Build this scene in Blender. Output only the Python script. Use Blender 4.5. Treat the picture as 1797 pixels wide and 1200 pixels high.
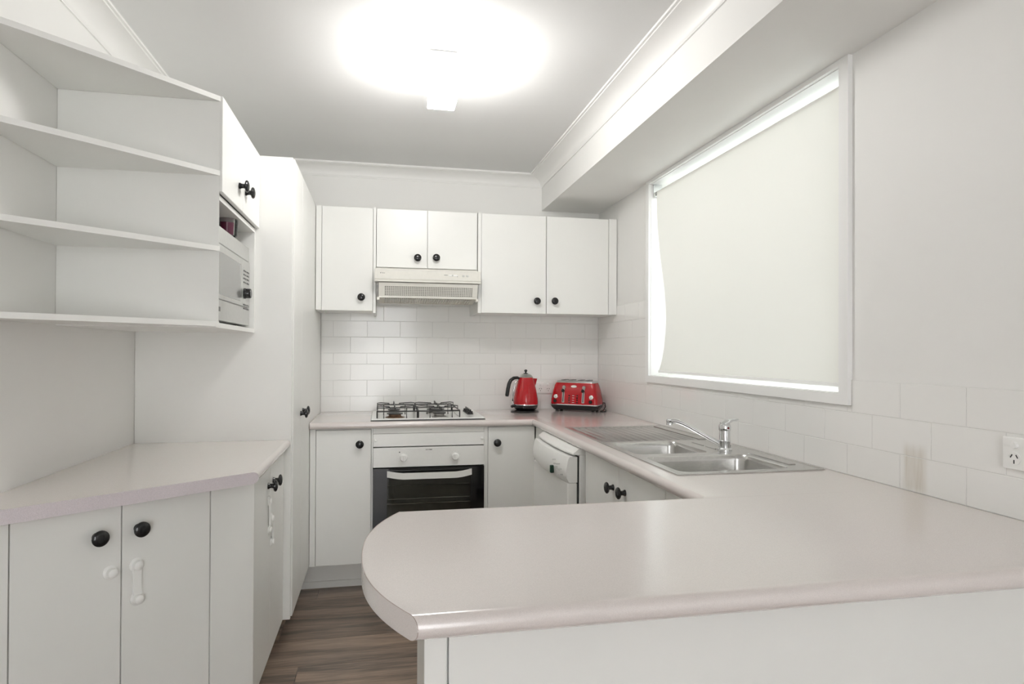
import bpy, bmesh, math, random
from mathutils import Vector, Matrix

# ------------------------------------------------------------------ scene basics
scene = bpy.context.scene
for o in list(bpy.data.objects):
    bpy.data.objects.remove(o, do_unlink=True)
COL = scene.collection
R = math.radians
random.seed(7)

# ------------------------------------------------------------------ camera (solved from tile grid)
F_PX, YAW, PITCH, ROLL = 1100.365, 0.1979, 0.0066, 0.0044
cam_d = bpy.data.cameras.new('camera')
cam = bpy.data.objects.new('camera', cam_d)
COL.objects.link(cam)
fw = Vector((math.sin(YAW) * math.cos(PITCH), math.cos(YAW) * math.cos(PITCH), math.sin(PITCH)))
rt = Vector((math.cos(YAW), -math.sin(YAW), 0))
up = rt.cross(fw)
c_, s_ = math.cos(ROLL), math.sin(ROLL)
rt, up = c_ * rt + s_ * up, -s_ * rt + c_ * up
cam.matrix_world = Matrix(((rt.x, up.x, -fw.x, -1.4031), (rt.y, up.y, -fw.y, -3.9462), (rt.z, up.z, -fw.z, 1.2733), (0, 0, 0, 1)))
cam_d.sensor_fit = 'HORIZONTAL'
cam_d.sensor_width = 36.0
cam_d.lens = F_PX / 1797 * 36.0
cam_d.shift_x = 7.8867 / 1797
cam_d.shift_y = 8.9642 / 1797
cam_d.clip_start = 0.02
scene.camera = cam

# ------------------------------------------------------------------ world, exposure
world = bpy.data.worlds.new('world')
scene.world = world
world.use_nodes = True
bg = world.node_tree.nodes['Background']
bg.inputs['Color'].default_value = (0.97, 0.985, 1.0, 1)
bg.inputs['Strength'].default_value = 4.9
LAMP_STRENGTH = 62.0
scene.view_settings.view_transform = 'Standard'
scene.view_settings.look = 'None'
scene.view_settings.gamma = 1.0
scene.view_settings.use_curve_mapping = False
scene.view_settings.exposure = 0.5
scene.cycles.use_denoising = True
scene.cycles.max_bounces = 12
scene.cycles.diffuse_bounces = 8
scene.cycles.glossy_bounces = 6
scene.cycles.sample_clamp_indirect = 6.0

# ------------------------------------------------------------------ materials
def pset(b, **kw):
    for k, v in kw.items():
        b.inputs[k.replace('_', ' ')].default_value = v

def mat(name, col, rough=0.5, metal=0.0, noise=0.0, nscale=60.0, bump=0.0, bscale=200.0, coat=0.0, spec=0.5, aniso=None):
    m = bpy.data.materials.new(name)
    m.use_nodes = True
    nt = m.node_tree
    b = nt.nodes['Principled BSDF']
    pset(b, Base_Color=(*col, 1), Roughness=rough, Metallic=metal)
    b.inputs['Specular IOR Level'].default_value = spec
    b.inputs['Coat Weight'].default_value = coat
    b.inputs['Coat Roughness'].default_value = 0.08
    tc = nt.nodes.new('ShaderNodeTexCoord')
    if noise > 0:
        n = nt.nodes.new('ShaderNodeTexNoise')
        n.inputs['Scale'].default_value = nscale
        n.inputs['Detail'].default_value = 4
        nt.links.new(tc.outputs['Object'], n.inputs['Vector'])
        r = nt.nodes.new('ShaderNodeValToRGB')
        r.color_ramp.elements[0].position = 0.3
        r.color_ramp.elements[1].position = 0.7
        r.color_ramp.elements[0].color = (*[max(0, c * (1 - noise)) for c in col], 1)
        r.color_ramp.elements[1].color = (*[min(1, c * (1 + noise)) for c in col], 1)
        nt.links.new(n.outputs['Fac'], r.inputs['Fac'])
        nt.links.new(r.outputs['Color'], b.inputs['Base Color'])
    if bump > 0:
        n2 = nt.nodes.new('ShaderNodeTexNoise')
        n2.inputs['Scale'].default_value = bscale
        n2.inputs['Detail'].default_value = 3
        nt.links.new(tc.outputs['Object'], n2.inputs['Vector'])
        bp = nt.nodes.new('ShaderNodeBump')
        bp.inputs['Strength'].default_value = bump
        bp.inputs['Distance'].default_value = 0.002
        nt.links.new(n2.outputs['Fac'], bp.inputs['Height'])
        nt.links.new(bp.outputs['Normal'], b.inputs['Normal'])
    return m

M = {}
M['paint'] = mat('wall_paint', (0.81, 0.805, 0.787), 0.55, noise=0.012, nscale=3.0, bump=0.04, bscale=160)
M['ceil'] = mat('ceiling_paint', (0.74, 0.74, 0.735), 0.7, noise=0.01, nscale=2.0)
M['trimw'] = mat('trim_paint', (0.83, 0.825, 0.81), 0.4)
M['frame'] = mat('window_gloss_paint', (0.87, 0.87, 0.86), 0.25)
M['cab'] = mat('cabinet_laminate', (0.83, 0.83, 0.805), 0.33, noise=0.01, nscale=5.0, bump=0.02, bscale=400)
M['cabin'] = M['cab']
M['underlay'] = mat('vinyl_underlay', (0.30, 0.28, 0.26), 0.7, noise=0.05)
M['grout'] = mat('tile_grout', (0.70, 0.695, 0.675), 0.85, noise=0.05, nscale=120)
M['black'] = mat('black_gloss_plastic', (0.012, 0.012, 0.013), 0.16, noise=0.1)
M['blackm'] = mat('black_matt_plastic', (0.02, 0.02, 0.021), 0.45, noise=0.1)
M['iron'] = mat('black_enamelled_iron', (0.018, 0.018, 0.018), 0.4, noise=0.2, bump=0.1)
M['chrome'] = mat('polished_chrome', (0.74, 0.75, 0.76), 0.07, 1.0, noise=0.02, nscale=20)
M['steel'] = mat('brushed_steel', (0.58, 0.575, 0.56), 0.22, 1.0, noise=0.05, nscale=90)
M['steelw'] = mat('satin_steel', (0.66, 0.66, 0.645), 0.32, 1.0, noise=0.03, nscale=60)
M['red'] = mat('red_enamel', (0.44, 0.004, 0.010), 0.16, noise=0.05, nscale=15, coat=0.2)
M['enamel'] = mat('white_enamel', (0.83, 0.83, 0.81), 0.18, noise=0.01)
M['plastic'] = mat('white_plastic', (0.87, 0.87, 0.85), 0.3, noise=0.01)
M['plastic2'] = mat('pale_grey_plastic', (0.60, 0.60, 0.575), 0.35, noise=0.02)
M['cream'] = mat('cream_hood_enamel', (0.74, 0.725, 0.67), 0.3, noise=0.02)
M['creamd'] = mat('greasy_cream_enamel', (0.68, 0.65, 0.58), 0.38, noise=0.06, nscale=9)
M['ovenglass'] = mat('black_oven_glass', (0.006, 0.006, 0.007), 0.05, noise=0.1, coat=0.5)
M['ovenin'] = mat('oven_cavity_enamel', (0.20, 0.20, 0.185), 0.4, noise=0.15, nscale=20)
M['lens'] = mat('gauge_white', (0.82, 0.82, 0.78), 0.2, noise=0.01)
M['wax'] = mat('purple_wax', (0.34, 0.012, 0.11), 0.45, noise=0.1, nscale=30)
M['green'] = mat('dark_green_tag', (0.008, 0.042, 0.026), 0.4, noise=0.2)
M['mark'] = mat('grey_print', (0.16, 0.16, 0.155), 0.6, noise=0.05)
M['markl'] = mat('pale_grey_print', (0.62, 0.62, 0.60), 0.6, noise=0.05)
M['rust'] = mat('brass_burner', (0.20, 0.12, 0.075), 0.45, 0.6, noise=0.4, nscale=60)
M['alum'] = mat('cast_aluminium', (0.34, 0.33, 0.31), 0.42, 0.8, noise=0.15, nscale=50)
M['gluel'] = mat('brown_glue_line', (0.36, 0.29, 0.26), 0.6, noise=0.05)
M['redspot'] = mat('red_dot', (0.18, 0.01, 0.02), 0.3, noise=0.05)
M['mwwin'] = mat('microwave_window', (0.30, 0.30, 0.29), 0.12, 0.3, noise=0.04, nscale=300)

def bench_mat(name, col, speck):
    m = bpy.data.materials.new(name)
    m.use_nodes = True
    nt = m.node_tree
    b = nt.nodes['Principled BSDF']
    pset(b, Roughness=0.24)
    b.inputs['Coat Weight'].default_value = 1.0
    b.inputs['Coat Roughness'].default_value = 0.20
    b.inputs['Coat IOR'].default_value = 1.6
    b.inputs['Specular IOR Level'].default_value = 0.5
    tc = nt.nodes.new('ShaderNodeTexCoord')
    n = nt.nodes.new('ShaderNodeTexNoise')
    n.inputs['Scale'].default_value = 900
    n.inputs['Detail'].default_value = 2
    nt.links.new(tc.outputs['Object'], n.inputs['Vector'])
    r = nt.nodes.new('ShaderNodeValToRGB')
    r.color_ramp.elements[0].position = 0.36
    r.color_ramp.elements[1].position = 0.60
    r.color_ramp.elements[0].color = (*[c * (1 - speck) for c in col], 1)
    r.color_ramp.elements[1].color = (*[min(1, c * (1 + speck * 0.35)) for c in col], 1)
    nt.links.new(n.outputs['Fac'], r.inputs['Fac'])
    nt.links.new(r.outputs['Color'], b.inputs['Base Color'])
    return m
M['bench'] = bench_mat('bench_laminate', (0.715, 0.655, 0.632), 0.07)
M['benchedge'] = bench_mat('bench_edge_laminate', (0.70, 0.635, 0.665), 0.15)

def wood_mat():
    m = bpy.data.materials.new('vinyl_wood_plank')
    m.use_nodes = True
    nt = m.node_tree
    N, L = nt.nodes, nt.links
    b = N['Principled BSDF']
    b.inputs['Roughness'].default_value = 0.42
    tc = N.new('ShaderNodeTexCoord')
    oi = N.new('ShaderNodeObjectInfo')
    mulv = N.new('ShaderNodeVectorMath'); mulv.operation = 'SCALE'
    mulv.inputs['Scale'].default_value = 13.0
    comb = N.new('ShaderNodeCombineXYZ')
    L.new(oi.outputs['Random'], comb.inputs[0]); L.new(oi.outputs['Random'], comb.inputs[1]); L.new(oi.outputs['Random'], comb.inputs[2])
    L.new(comb.outputs[0], mulv.inputs[0])
    add = N.new('ShaderNodeVectorMath'); add.operation = 'ADD'
    L.new(tc.outputs['Object'], add.inputs[0]); L.new(mulv.outputs[0], add.inputs[1])
    def streak(sx, sy, detail, dist):
        mp = N.new('ShaderNodeMapping')
        mp.inputs['Scale'].default_value = (sx, sy, 1)
        L.new(add.outputs[0], mp.inputs['Vector'])
        n = N.new('ShaderNodeTexNoise')
        n.inputs['Scale'].default_value = 1.0
        n.inputs['Detail'].default_value = detail
        n.inputs['Distortion'].default_value = dist
        L.new(mp.outputs[0], n.inputs['Vector'])
        return n
    a = streak(1.6, 17, 3, 0.6)
    c = streak(9, 190, 4, 0.3)
    mix = N.new('ShaderNodeMix'); mix.data_type = 'FLOAT'
    mix.inputs[0].default_value = 0.38
    L.new(a.outputs['Fac'], mix.inputs[2]); L.new(c.outputs['Fac'], mix.inputs[3])
    r = N.new('ShaderNodeValToRGB')
    e = r.color_ramp.elements
    e[0].position = 0.30; e[0].color = (0.085, 0.068, 0.060, 1)
    e[1].position = 0.72; e[1].color = (0.46, 0.34, 0.255, 1)
    k = e.new(0.44); k.color = (0.17, 0.135, 0.115, 1)
    k = e.new(0.56); k.color = (0.30, 0.225, 0.175, 1)
    L.new(mix.outputs[0], r.inputs['Fac'])
    hsv = N.new('ShaderNodeHueSaturation')
    mr = N.new('ShaderNodeMapRange')
    mr.inputs['To Min'].default_value = 0.85; mr.inputs['To Max'].default_value = 1.12
    L.new(oi.outputs['Random'], mr.inputs['Value'])
    L.new(mr.outputs[0], hsv.inputs['Value'])
    L.new(r.outputs['Color'], hsv.inputs['Color'])
    L.new(hsv.outputs['Color'], b.inputs['Base Color'])
    bp = N.new('ShaderNodeBump'); bp.inputs['Strength'].default_value = 0.15; bp.inputs['Distance'].default_value = 0.001
    L.new(c.outputs['Fac'], bp.inputs['Height']); L.new(bp.outputs['Normal'], b.inputs['Normal'])
    return m
M['wood'] = wood_mat()

def tile_mat():
    m = mat('glazed_white_tile', (0.80, 0.795, 0.775), 0.13)
    nt = m.node_tree
    N, L = nt.nodes, nt.links
    b = N['Principled BSDF']
    g = N.new('ShaderNodeNewGeometry')
    # a faint brown run mark on the tiles beside the sink
    sep = N.new('ShaderNodeSeparateXYZ'); L.new(g.outputs['Position'], sep.inputs[0])
    def box(out, lo, hi, soft):
        a = N.new('ShaderNodeMapRange'); a.interpolation_type = 'SMOOTHSTEP'
        a.inputs['From Min'].default_value = lo - soft; a.inputs['From Max'].default_value = lo + soft
        L.new(out, a.inputs['Value'])
        c = N.new('ShaderNodeMapRange'); c.interpolation_type = 'SMOOTHSTEP'
        c.inputs['From Min'].default_value = hi - soft; c.inputs['From Max'].default_value = hi + soft
        c.inputs['To Min'].default_value = 1; c.inputs['To Max'].default_value = 0
        L.new(out, c.inputs['Value'])
        p = N.new('ShaderNodeMath'); p.operation = 'MULTIPLY'
        L.new(a.outputs[0], p.inputs[0]); L.new(c.outputs[0], p.inputs[1])
        return p
    by = box(sep.outputs['Y'], -2.545, -2.475, 0.012)
    bz = box(sep.outputs['Z'], 0.90, 1.02, 0.02)
    bx = box(sep.outputs['X'], -0.05, 0.05, 0.01)
    n = N.new('ShaderNodeTexNoise')
    mp = N.new('ShaderNodeMapping'); mp.inputs['Scale'].default_value = (1, 90, 8)
    L.new(g.outputs['Position'], mp.inputs['Vector']); L.new(mp.outputs[0], n.inputs['Vector'])
    n.inputs['Scale'].default_value = 1.0
    m1 = N.new('ShaderNodeMath'); m1.operation = 'MULTIPLY'; L.new(by.outputs[0], m1.inputs[0]); L.new(bz.outputs[0], m1.inputs[1])
    m2 = N.new('ShaderNodeMath'); m2.operation = 'MULTIPLY'; L.new(m1.outputs[0], m2.inputs[0]); L.new(bx.outputs[0], m2.inputs[1])
    m3 = N.new('ShaderNodeMath'); m3.operation = 'MULTIPLY'; L.new(m2.outputs[0], m3.inputs[0]); L.new(n.outputs['Fac'], m3.inputs[1])
    mx = N.new('ShaderNodeMix'); mx.data_type = 'RGBA'
    mx.inputs[6].default_value = (0.84, 0.835, 0.815, 1)
    mx.inputs[7].default_value = (0.60, 0.55, 0.47, 1)
    L.new(m3.outputs[0], mx.inputs[0])
    L.new(mx.outputs[2], b.inputs['Base Color'])
    return m
M['tile'] = tile_mat()

def blind_mat():
    m = bpy.data.materials.new('roller_blind_fabric')
    m.use_nodes = True
    nt = m.node_tree
    N, L = nt.nodes, nt.links
    N.remove(N['Principled BSDF'])
    out = N['Material Output']
    d = N.new('ShaderNodeBsdfDiffuse'); d.inputs['Color'].default_value = (0.84, 0.84, 0.80, 1)
    t = N.new('ShaderNodeBsdfTranslucent'); t.inputs['Color'].default_value = (0.80, 0.80, 0.75, 1)
    mx = N.new('ShaderNodeMixShader'); mx.inputs[0].default_value = 0.07
    w = N.new('ShaderNodeTexNoise'); w.inputs['Scale'].default_value = 900
    tc = N.new('ShaderNodeTexCoord'); L.new(tc.outputs['Object'], w.inputs['Vector'])
    bp = N.new('ShaderNodeBump'); bp.inputs['Strength'].default_value = 0.05; bp.inputs['Distance'].default_value = 0.001
    L.new(w.outputs['Fac'], bp.inputs['Height']); L.new(bp.outputs['Normal'], d.inputs['Normal'])
    L.new(d.outputs[0], mx.inputs[1]); L.new(t.outputs[0], mx.inputs[2]); L.new(mx.outputs[0], out.inputs['Surface'])
    return m
M['blind'] = blind_mat()

def glass_mat(name, tint=(0.95, 0.97, 0.96), refl=0.08):
    m = bpy.data.materials.new(name)
    m.use_nodes = True
    nt = m.node_tree
    N, L = nt.nodes, nt.links
    N.remove(N['Principled BSDF'])
    out = N['Material Output']
    t = N.new('ShaderNodeBsdfTransparent'); t.inputs['Color'].default_value = (*tint, 1)
    g = N.new('ShaderNodeBsdfGlossy'); g.inputs['Roughness'].default_value = 0.02
    f = N.new('ShaderNodeFresnel'); f.inputs['IOR'].default_value = 1.45
    mx = N.new('ShaderNodeMixShader')
    L.new(f.outputs[0], mx.inputs[0]); L.new(t.outputs[0], mx.inputs[1]); L.new(g.outputs[0], mx.inputs[2]); L.new(mx.outputs[0], out.inputs['Surface'])
    return m
M['glass'] = glass_mat('clear_window_glass')
M['smoke'] = glass_mat('smoked_oven_glass', (0.72, 0.72, 0.69))
M['jar'] = glass_mat('clear_jar_glass', (0.90, 0.90, 0.90))

def emit_mat(name, st):
    m = bpy.data.materials.new(name)
    m.use_nodes = True
    nt = m.node_tree
    b = nt.nodes['Principled BSDF']
    pset(b, Base_Color=(0.9, 0.9, 0.9, 1), Roughness=0.4)
    b.inputs['Emission Color'].default_value = (1.0, 0.985, 0.96, 1)
    b.inputs['Emission Strength'].default_value = st
    return m
M['lamp'] = emit_mat('lit_lamp_glass', LAMP_STRENGTH)

# ------------------------------------------------------------------ builders
ORG = {}

def thing(name, label, cat, loc=(0, 0, 0), group=None, rz=0.0):
    o = bpy.data.objects.new(name, None)
    o.empty_display_size = 0.05
    o.location = loc
    o.rotation_euler = (0, 0, rz)
    COL.objects.link(o)
    o['label'] = label
    o['category'] = cat
    if group:
        o['group'] = group
    ORG[o.name] = Vector(loc)
    return o

class B:
    """collects shapes in world coordinates, builds ONE mesh object"""
    def __init__(self):
        self.bm = bmesh.new()
    def box(self, x0, x1, y0, y1, z0, z1, bev=0.0, seg=1):
        bm = self.bm
        xs, ys, zs = sorted((x0, x1)), sorted((y0, y1)), sorted((z0, z1))
        v = [bm.verts.new((x, y, z)) for z in zs for y in ys for x in xs]
        fs = [bm.faces.new([v[i] for i in q]) for q in ((0, 2, 3, 1), (4, 5, 7, 6), (0, 1, 5, 4), (2, 6, 7, 3), (0, 4, 6, 2), (1, 3, 7, 5))]
        if bev > 0:
            es = list({e for f in fs for e in f.edges})
            bmesh.ops.bevel(bm, geom=es, offset=bev, segments=seg, profile=0.5, affect='EDGES', clamp_overlap=True)
        return self
    def prism(self, poly, z0, z1, bev=0.0, seg=2, mtx=None):
        bm = self.bm
        a = [bm.verts.new((p[0], p[1], z0)) for p in poly]
        b = [bm.verts.new((p[0], p[1], z1)) for p in poly]
        n = len(poly)
        fs = [bm.faces.new(list(reversed(a))), bm.faces.new(b)]
        for i in range(n):
            fs.append(bm.faces.new((a[i], a[(i + 1) % n], b[(i + 1) % n], b[i])))
        bmesh.ops.recalc_face_normals(bm, faces=fs)
        if bev > 0:
            es = list({e for f in fs[:2] for e in f.edges})
            r = bmesh.ops.bevel(bm, geom=es, offset=bev, segments=seg, profile=0.5, affect='EDGES', clamp_overlap=True)
        if mtx is not None:
            vs = [v for v in a + b if v.is_valid]
            if bev > 0:
                vs = list({v for v in r['verts']} | set(vs) | {v for f in bm.faces for v in f.verts if f in r['faces']})
            bmesh.ops.transform(bm, matrix=mtx, verts=vs)
        return self
    def lathe(self, prof, n=24, mtx=None):
        """profile [(r,z)...] about local Z"""
        bm = self.bm
        rings = []
        for r, z in prof:
            if r < 1e-6:
                rings.append([bm.verts.new((0, 0, z))])
            else:
                rings.append([bm.verts.new((r * math.cos(2 * math.pi * i / n), r * math.sin(2 * math.pi * i / n), z)) for i in range(n)])
        fs = []
        for a, b in zip(rings, rings[1:]):
            for i in range(n):
                j = (i + 1) % n
                if len(a) == 1 and len(b) == 1:
                    continue
                if len(a) == 1:
                    fs.append(bm.faces.new((a[0], b[j], b[i])))
                elif len(b) == 1:
                    fs.append(bm.faces.new((a[i], a[j], b[0])))
                else:
                    fs.append(bm.faces.new((a[i], a[j], b[j], b[i])))
        for rg, rev in ((rings[0], True), (rings[-1], False)):
            if len(rg) > 1:
                fs.append(bm.faces.new(list(reversed(rg)) if rev else rg))
        vs = [v for rg in rings for v in rg]
        if mtx is not None:
            bmesh.ops.transform(bm, matrix=mtx, verts=vs)
        return self
    def tube(self, pts, r, n=10, flat=None):
        """tube through points; r a number or list; flat=(scale along 'side' axis)"""
        bm = self.bm
        pts = [Vector(p) for p in pts]
        rs = r if isinstance(r, (list, tuple)) else [r] * len(pts)
        rings = []
        ref = Vector((0, 0, 1))
        for i, p in enumerate(pts):
            t = (pts[min(i + 1, len(pts) - 1)] - pts[max(i - 1, 0)]).normalized()
            s = t.cross(ref)
            if s.length < 1e-3:
                s = t.cross(Vector((0, 1, 0)))
            s.normalize()
            u = s.cross(t).normalized()
            fs_ = flat if flat else 1.0
            rings.append([bm.verts.new(p + rs[i] * (math.cos(2 * math.pi * k / n) * s * fs_ + math.sin(2 * math.pi * k / n) * u)) for k in range(n)])
        for a, b in zip(rings, rings[1:]):
            for k in range(n):
                bm.faces.new((a[k], a[(k + 1) % n], b[(k + 1) % n], b[k]))
        bm.faces.new(list(reversed(rings[0])))
        bm.faces.new(rings[-1])
        return self
    def poly(self, vs, faces):
        v = [self.bm.verts.new(p) for p in vs]
        for f in faces:
            self.bm.faces.new([v[i] for i in f])
        return self
    def build(self, name, m, parent=None, label=None, cat=None, group=None, kind=None, smooth=False, local=False, recalc=True):
        bm = self.bm
        if recalc:
            bmesh.ops.recalc_face_normals(bm, faces=bm.faces)
        org = Vector((0, 0, 0))
        if parent is not None and not local:
            org = ORG.get(parent.name, org)
            bmesh.ops.translate(bm, vec=-org, verts=bm.verts)
        me = bpy.data.meshes.new(name)
        bm.to_mesh(me)
        bm.free()
        me.materials.append(M[m] if isinstance(m, str) else m)
        if smooth:
            for p in me.polygons:
                p.use_smooth = True
            try:
                me.set_sharp_from_angle(angle=R(38))
            except Exception:
                pass
        o = bpy.data.objects.new(name, me)
        COL.objects.link(o)
        if parent is not None:
            o.parent = parent
            ORG[o.name] = org
        else:
            ORG[o.name] = Vector((0, 0, 0))
        if label:
            o['label'] = label
        if cat:
            o['category'] = cat
        if group:
            o['group'] = group
        if kind:
            o['kind'] = kind
        return o

def axis_mtx(pos, direction):
    d = Vector(direction).normalized()
    return Matrix.Translation(Vector(pos)) @ d.to_track_quat('Z', 'Y').to_matrix().to_4x4()

def struct(name, b, m, **kw):
    return b.build(name, m, kind='structure', **kw)

# knob: one shared mesh, black mushroom
def knob_mesh():
    b = B()
    b.lathe([(0.0095, 0.0), (0.0090, 0.003), (0.0070, 0.006), (0.0066, 0.012), (0.0080, 0.0155), (0.0150, 0.0175), (0.0172, 0.0200),
             (0.0170, 0.0228), (0.0140, 0.0256), (0.0080, 0.0274), (0.0, 0.0280)], 22)
    o = b.build('knob', 'black', smooth=True)
    me = o.data
    bpy.data.objects.remove(o)
    return me
KNOB = knob_mesh()

def knob(parent, pos, direction):
    o = bpy.data.objects.new('knob', KNOB)
    COL.objects.link(o)
    o.parent = parent
    o.matrix_local = axis_mtx(Vector(pos) - ORG[parent.name], direction) @ Matrix.Scale(1.22, 4)
    o['label'] = 'round black knob'
    return o

# ------------------------------------------------------------------ key dimensions
ZB = 0.90            # bench top
CEIL = 2.402
WX_L = -2.37         # left wall face
REAR = -6.6
SOFZ = 2.186
SOFX = -0.388
TW = 0.004           # plaster sits this far behind the tile fronts
# window
WY0, WY1 = -0.82, -2.238      # opening
WZ0, WZ1 = 1.147, 2.168

# ------------------------------------------------------------------ room shell
# floor with planks
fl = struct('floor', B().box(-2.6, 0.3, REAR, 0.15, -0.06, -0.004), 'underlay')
PW = 0.235
plank_meshes = {}
def plank(x0, x1, y0, y1):
    g = 0.0007
    key = (round(x1 - x0, 3), round(y1 - y0, 3))
    if key not in plank_meshes:
        hx, hy = (x1 - x0) / 2 - g, (y1 - y0) / 2 - g
        b = B()
        c = 0.0012
        vs = [(-hx, -hy, -0.004), (hx, -hy, -0.004), (hx, hy, -0.004), (-hx, hy, -0.004),
              (-hx, -hy, -c), (hx, -hy, -c), (hx, hy, -c), (-hx, hy, -c),
              (-hx + c, -hy + c, 0), (hx - c, -hy + c, 0), (hx - c, hy - c, 0), (-hx + c, hy - c, 0)]
        fs = [(8, 9, 10, 11)] + [(i, (i + 1) % 4, 4 + (i + 1) % 4, 4 + i) for i in range(4)] + [(4 + i, 4 + (i + 1) % 4, 8 + (i + 1) % 4, 8 + i) for i in range(4)]
        b.poly(vs, fs)
        o = b.build('plank', 'wood')
        plank_meshes[key] = o.data
        bpy.data.objects.remove(o)
    o = bpy.data.objects.new('plank', plank_meshes[key])
    COL.objects.link(o)
    o.parent = fl
    o.location = ((x0 + x1) / 2, (y0 + y1) / 2, 0)
rows = []
y = -0.595 + 3 * PW
while y > REAR + 0.05:
    rows.append(y)
    y -= PW
PL = 1.22
for i, yt in enumerate(rows):
    k = round((-0.595 - yt) / PW)
    off = {-1: -1.722, 0: -1.05, 1: -0.62, 2: -0.88, 3: -1.725}.get(k, -1.722 + 0.41 * k)
    x = off
    while x > -2.55:
        x -= PL
    while x < 0.25:
        xa, xb = max(x, -2.55), min(x + PL, 0.25)
        if xb - xa > 0.01 and yt <= 0.13:
            plank(xa, xb, yt - PW, yt)
        x += PL

# ceiling
struct('ceiling', B().box(-2.6, 0.3, REAR, 0.2, CEIL, CEIL + 0.08), 'ceil')
# left wall, back wall
struct('wall_left', B().box(WX_L - 0.1, WX_L, REAR, 0.2, -0.06, CEIL + 0.02), 'paint')
wb = struct('wall_back', B().box(WX_L, 0.0 + TW, TW, 0.14, -0.06, CEIL + 0.02), 'paint')
# right wall, four pieces round the window opening in one mesh
b = B()
b.box(TW, 0.14, WY0, 0.14, -0.06, CEIL + 0.02)
b.box(TW, 0.14, REAR, WY1, -0.06, CEIL + 0.02)
b.box(TW, 0.14, WY1, WY0, -0.06, WZ0)
b.box(TW, 0.14, WY1, WY0, WZ1, CEIL + 0.02)
wr = struct('wall_right', b, 'paint')
# rear wall of the open-plan room; unseen opening added, sized to set the fill light
b = B()
b.box(WX_L, -1.95, REAR - 0.1, REAR, -0.06, CEIL + 0.02).box(-0.90, TW, REAR - 0.1, REAR, -0.06, CEIL + 0.02).box(-1.95, -0.90, REAR - 0.1, REAR, 2.15, CEIL + 0.02)
struct('wall_rear', b, 'paint')
# bulkhead along the right wall
struct('ceiling_bulkhead', B().box(SOFX, TW, REAR, TW, SOFZ, CEIL + 0.01), 'paint')

# cornices: scotia profile, extruded
def cornice(name, p0, p1, inward, m0, m1):
    """p0->p1 along wall line; inward unit vec; m0/m1 mitre offset along direction per unit inset"""
    d = Vector((p1[0] - p0[0], p1[1] - p0[1], 0)); ln = d.length; d.normalize()
    iw = Vector((*inward, 0))
    H, W = 0.068, 0.098
    prof = [(0, 0), (0, -H), (0.006, -H), (0.006, -H + 0.004)]
    for k in range(9):
        a = k / 8 * math.pi / 2
        prof.append((0.008 + (W - 0.020) * (1 - math.cos(a)), -H + 0.006 + (H - 0.018) * math.sin(a)))
    prof += [(W - 0.009, -0.009), (W, -0.009), (W, 0)]
    b = B()
    va, vb = [], []
    for u, z in prof:
        va.append(b.bm.verts.new(Vector((p0[0], p0[1], CEIL + z)) + iw * u + d * (m0 * u)))
        vb.append(b.bm.verts.new(Vector((p0[0], p0[1], CEIL + z)) + d * ln + iw * u - d * (m1 * u)))
    n = len(prof)
    for i in range(n):
        b.bm.faces.new((va[i], va[(i + 1) % n], vb[(i + 1) % n], vb[i]))
    b.bm.faces.new(va); b.bm.faces.new(list(reversed(vb)))
    struct(name, b, 'trimw', smooth=True)
cornice('trim_1', (WX_L, 0.0 + TW), (SOFX, TW), (0, -1), 1, 1)
cornice('trim_2', (SOFX, TW), (SOFX, REAR), (-1, 0), 1, 0)
cornice('trim_3', (WX_L, REAR), (WX_L, TW), (1, 0), 0, 1)

# ------------------------------------------------------------------ wall tiles (each a part of its wall)
tile_meshes = {}
def tile_mesh(w, h):
    key = (round(w, 4), round(h, 4))
    if key not in tile_meshes:
        b = B()
        hx, hy, c, t = w / 2, h / 2, 0.0010, 0.006
        vs = [(-hx, -hy, -t), (hx, -hy, -t), (hx, hy, -t), (-hx, hy, -t),
              (-hx, -hy, -c * 0.8), (hx, -hy, -c * 0.8), (hx, hy, -c * 0.8), (-hx, hy, -c * 0.8),
              (-hx + c, -hy + c, 0), (hx - c, -hy + c, 0), (hx - c, hy - c, 0), (-hx + c, hy - c, 0)]
        fs = [(8, 9, 10, 11)] + [(i, (i + 1) % 4, 4 + (i + 1) % 4, 4 + i) for i in range(4)] + [(4 + i, 4 + (i + 1) % 4, 8 + (i + 1) % 4, 8 + i) for i in range(4)]
        b.poly(vs, fs)
        o = b.build('tile', 'tile')
        tile_meshes[key] = o.data
        bpy.data.objects.remove(o)
    return tile_meshes[key]
GR = 0.0017
ROWZ = [0.9, 0.9936, 1.092, 1.1904, 1.2579, 1.3563, 1.4547, 1.553, 1.65]
def tile_run(wall, axis, a0, a1, z0, z1, joint, pitch=0.2):
    """tiles between a0<a1 along axis, rows z0..z1, joints at joint + k*pitch"""
    k = math.floor((a0 - joint) / pitch)
    x = joint + k * pitch
    while x < a1 - 1e-6:
        l, r = max(x, a0), min(x + pitch, a1)
        if r - l > 0.006:
            w, h = r - l - GR, z1 - z0 - GR
            o = bpy.data.objects.new('tile', tile_mesh(w, h))
            COL.objects.link(o)
            o.parent = wall
            c, zc = (l + r) / 2, (z0 + z1) / 2
            j = random.uniform(-1, 1) * 0.0011
            j2 = random.uniform(-1, 1) * 0.0011
            if axis == 'X':
                base = Matrix(((1, 0, 0, c), (0, 0, -1, 0), (0, 1, 0, zc), (0, 0, 0, 1)))
            else:
                base = Matrix(((0, 0, -1, 0), (-1, 0, 0, c), (0, 1, 0, zc), (0, 0, 0, 1)))
            o.matrix_local = base @ Matrix.Rotation(j, 4, 'X') @ Matrix.Rotation(j2, 4, 'Y')
        x += pitch
XO, YO = -1.6916, -1.8613
for r in range(1, 8):
    jx = XO if r % 2 == 0 else XO + 0.1
    tile_run(wb, 'X', -1.764, -0.001, ROWZ[r - 1], ROWZ[r], jx)
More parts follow.
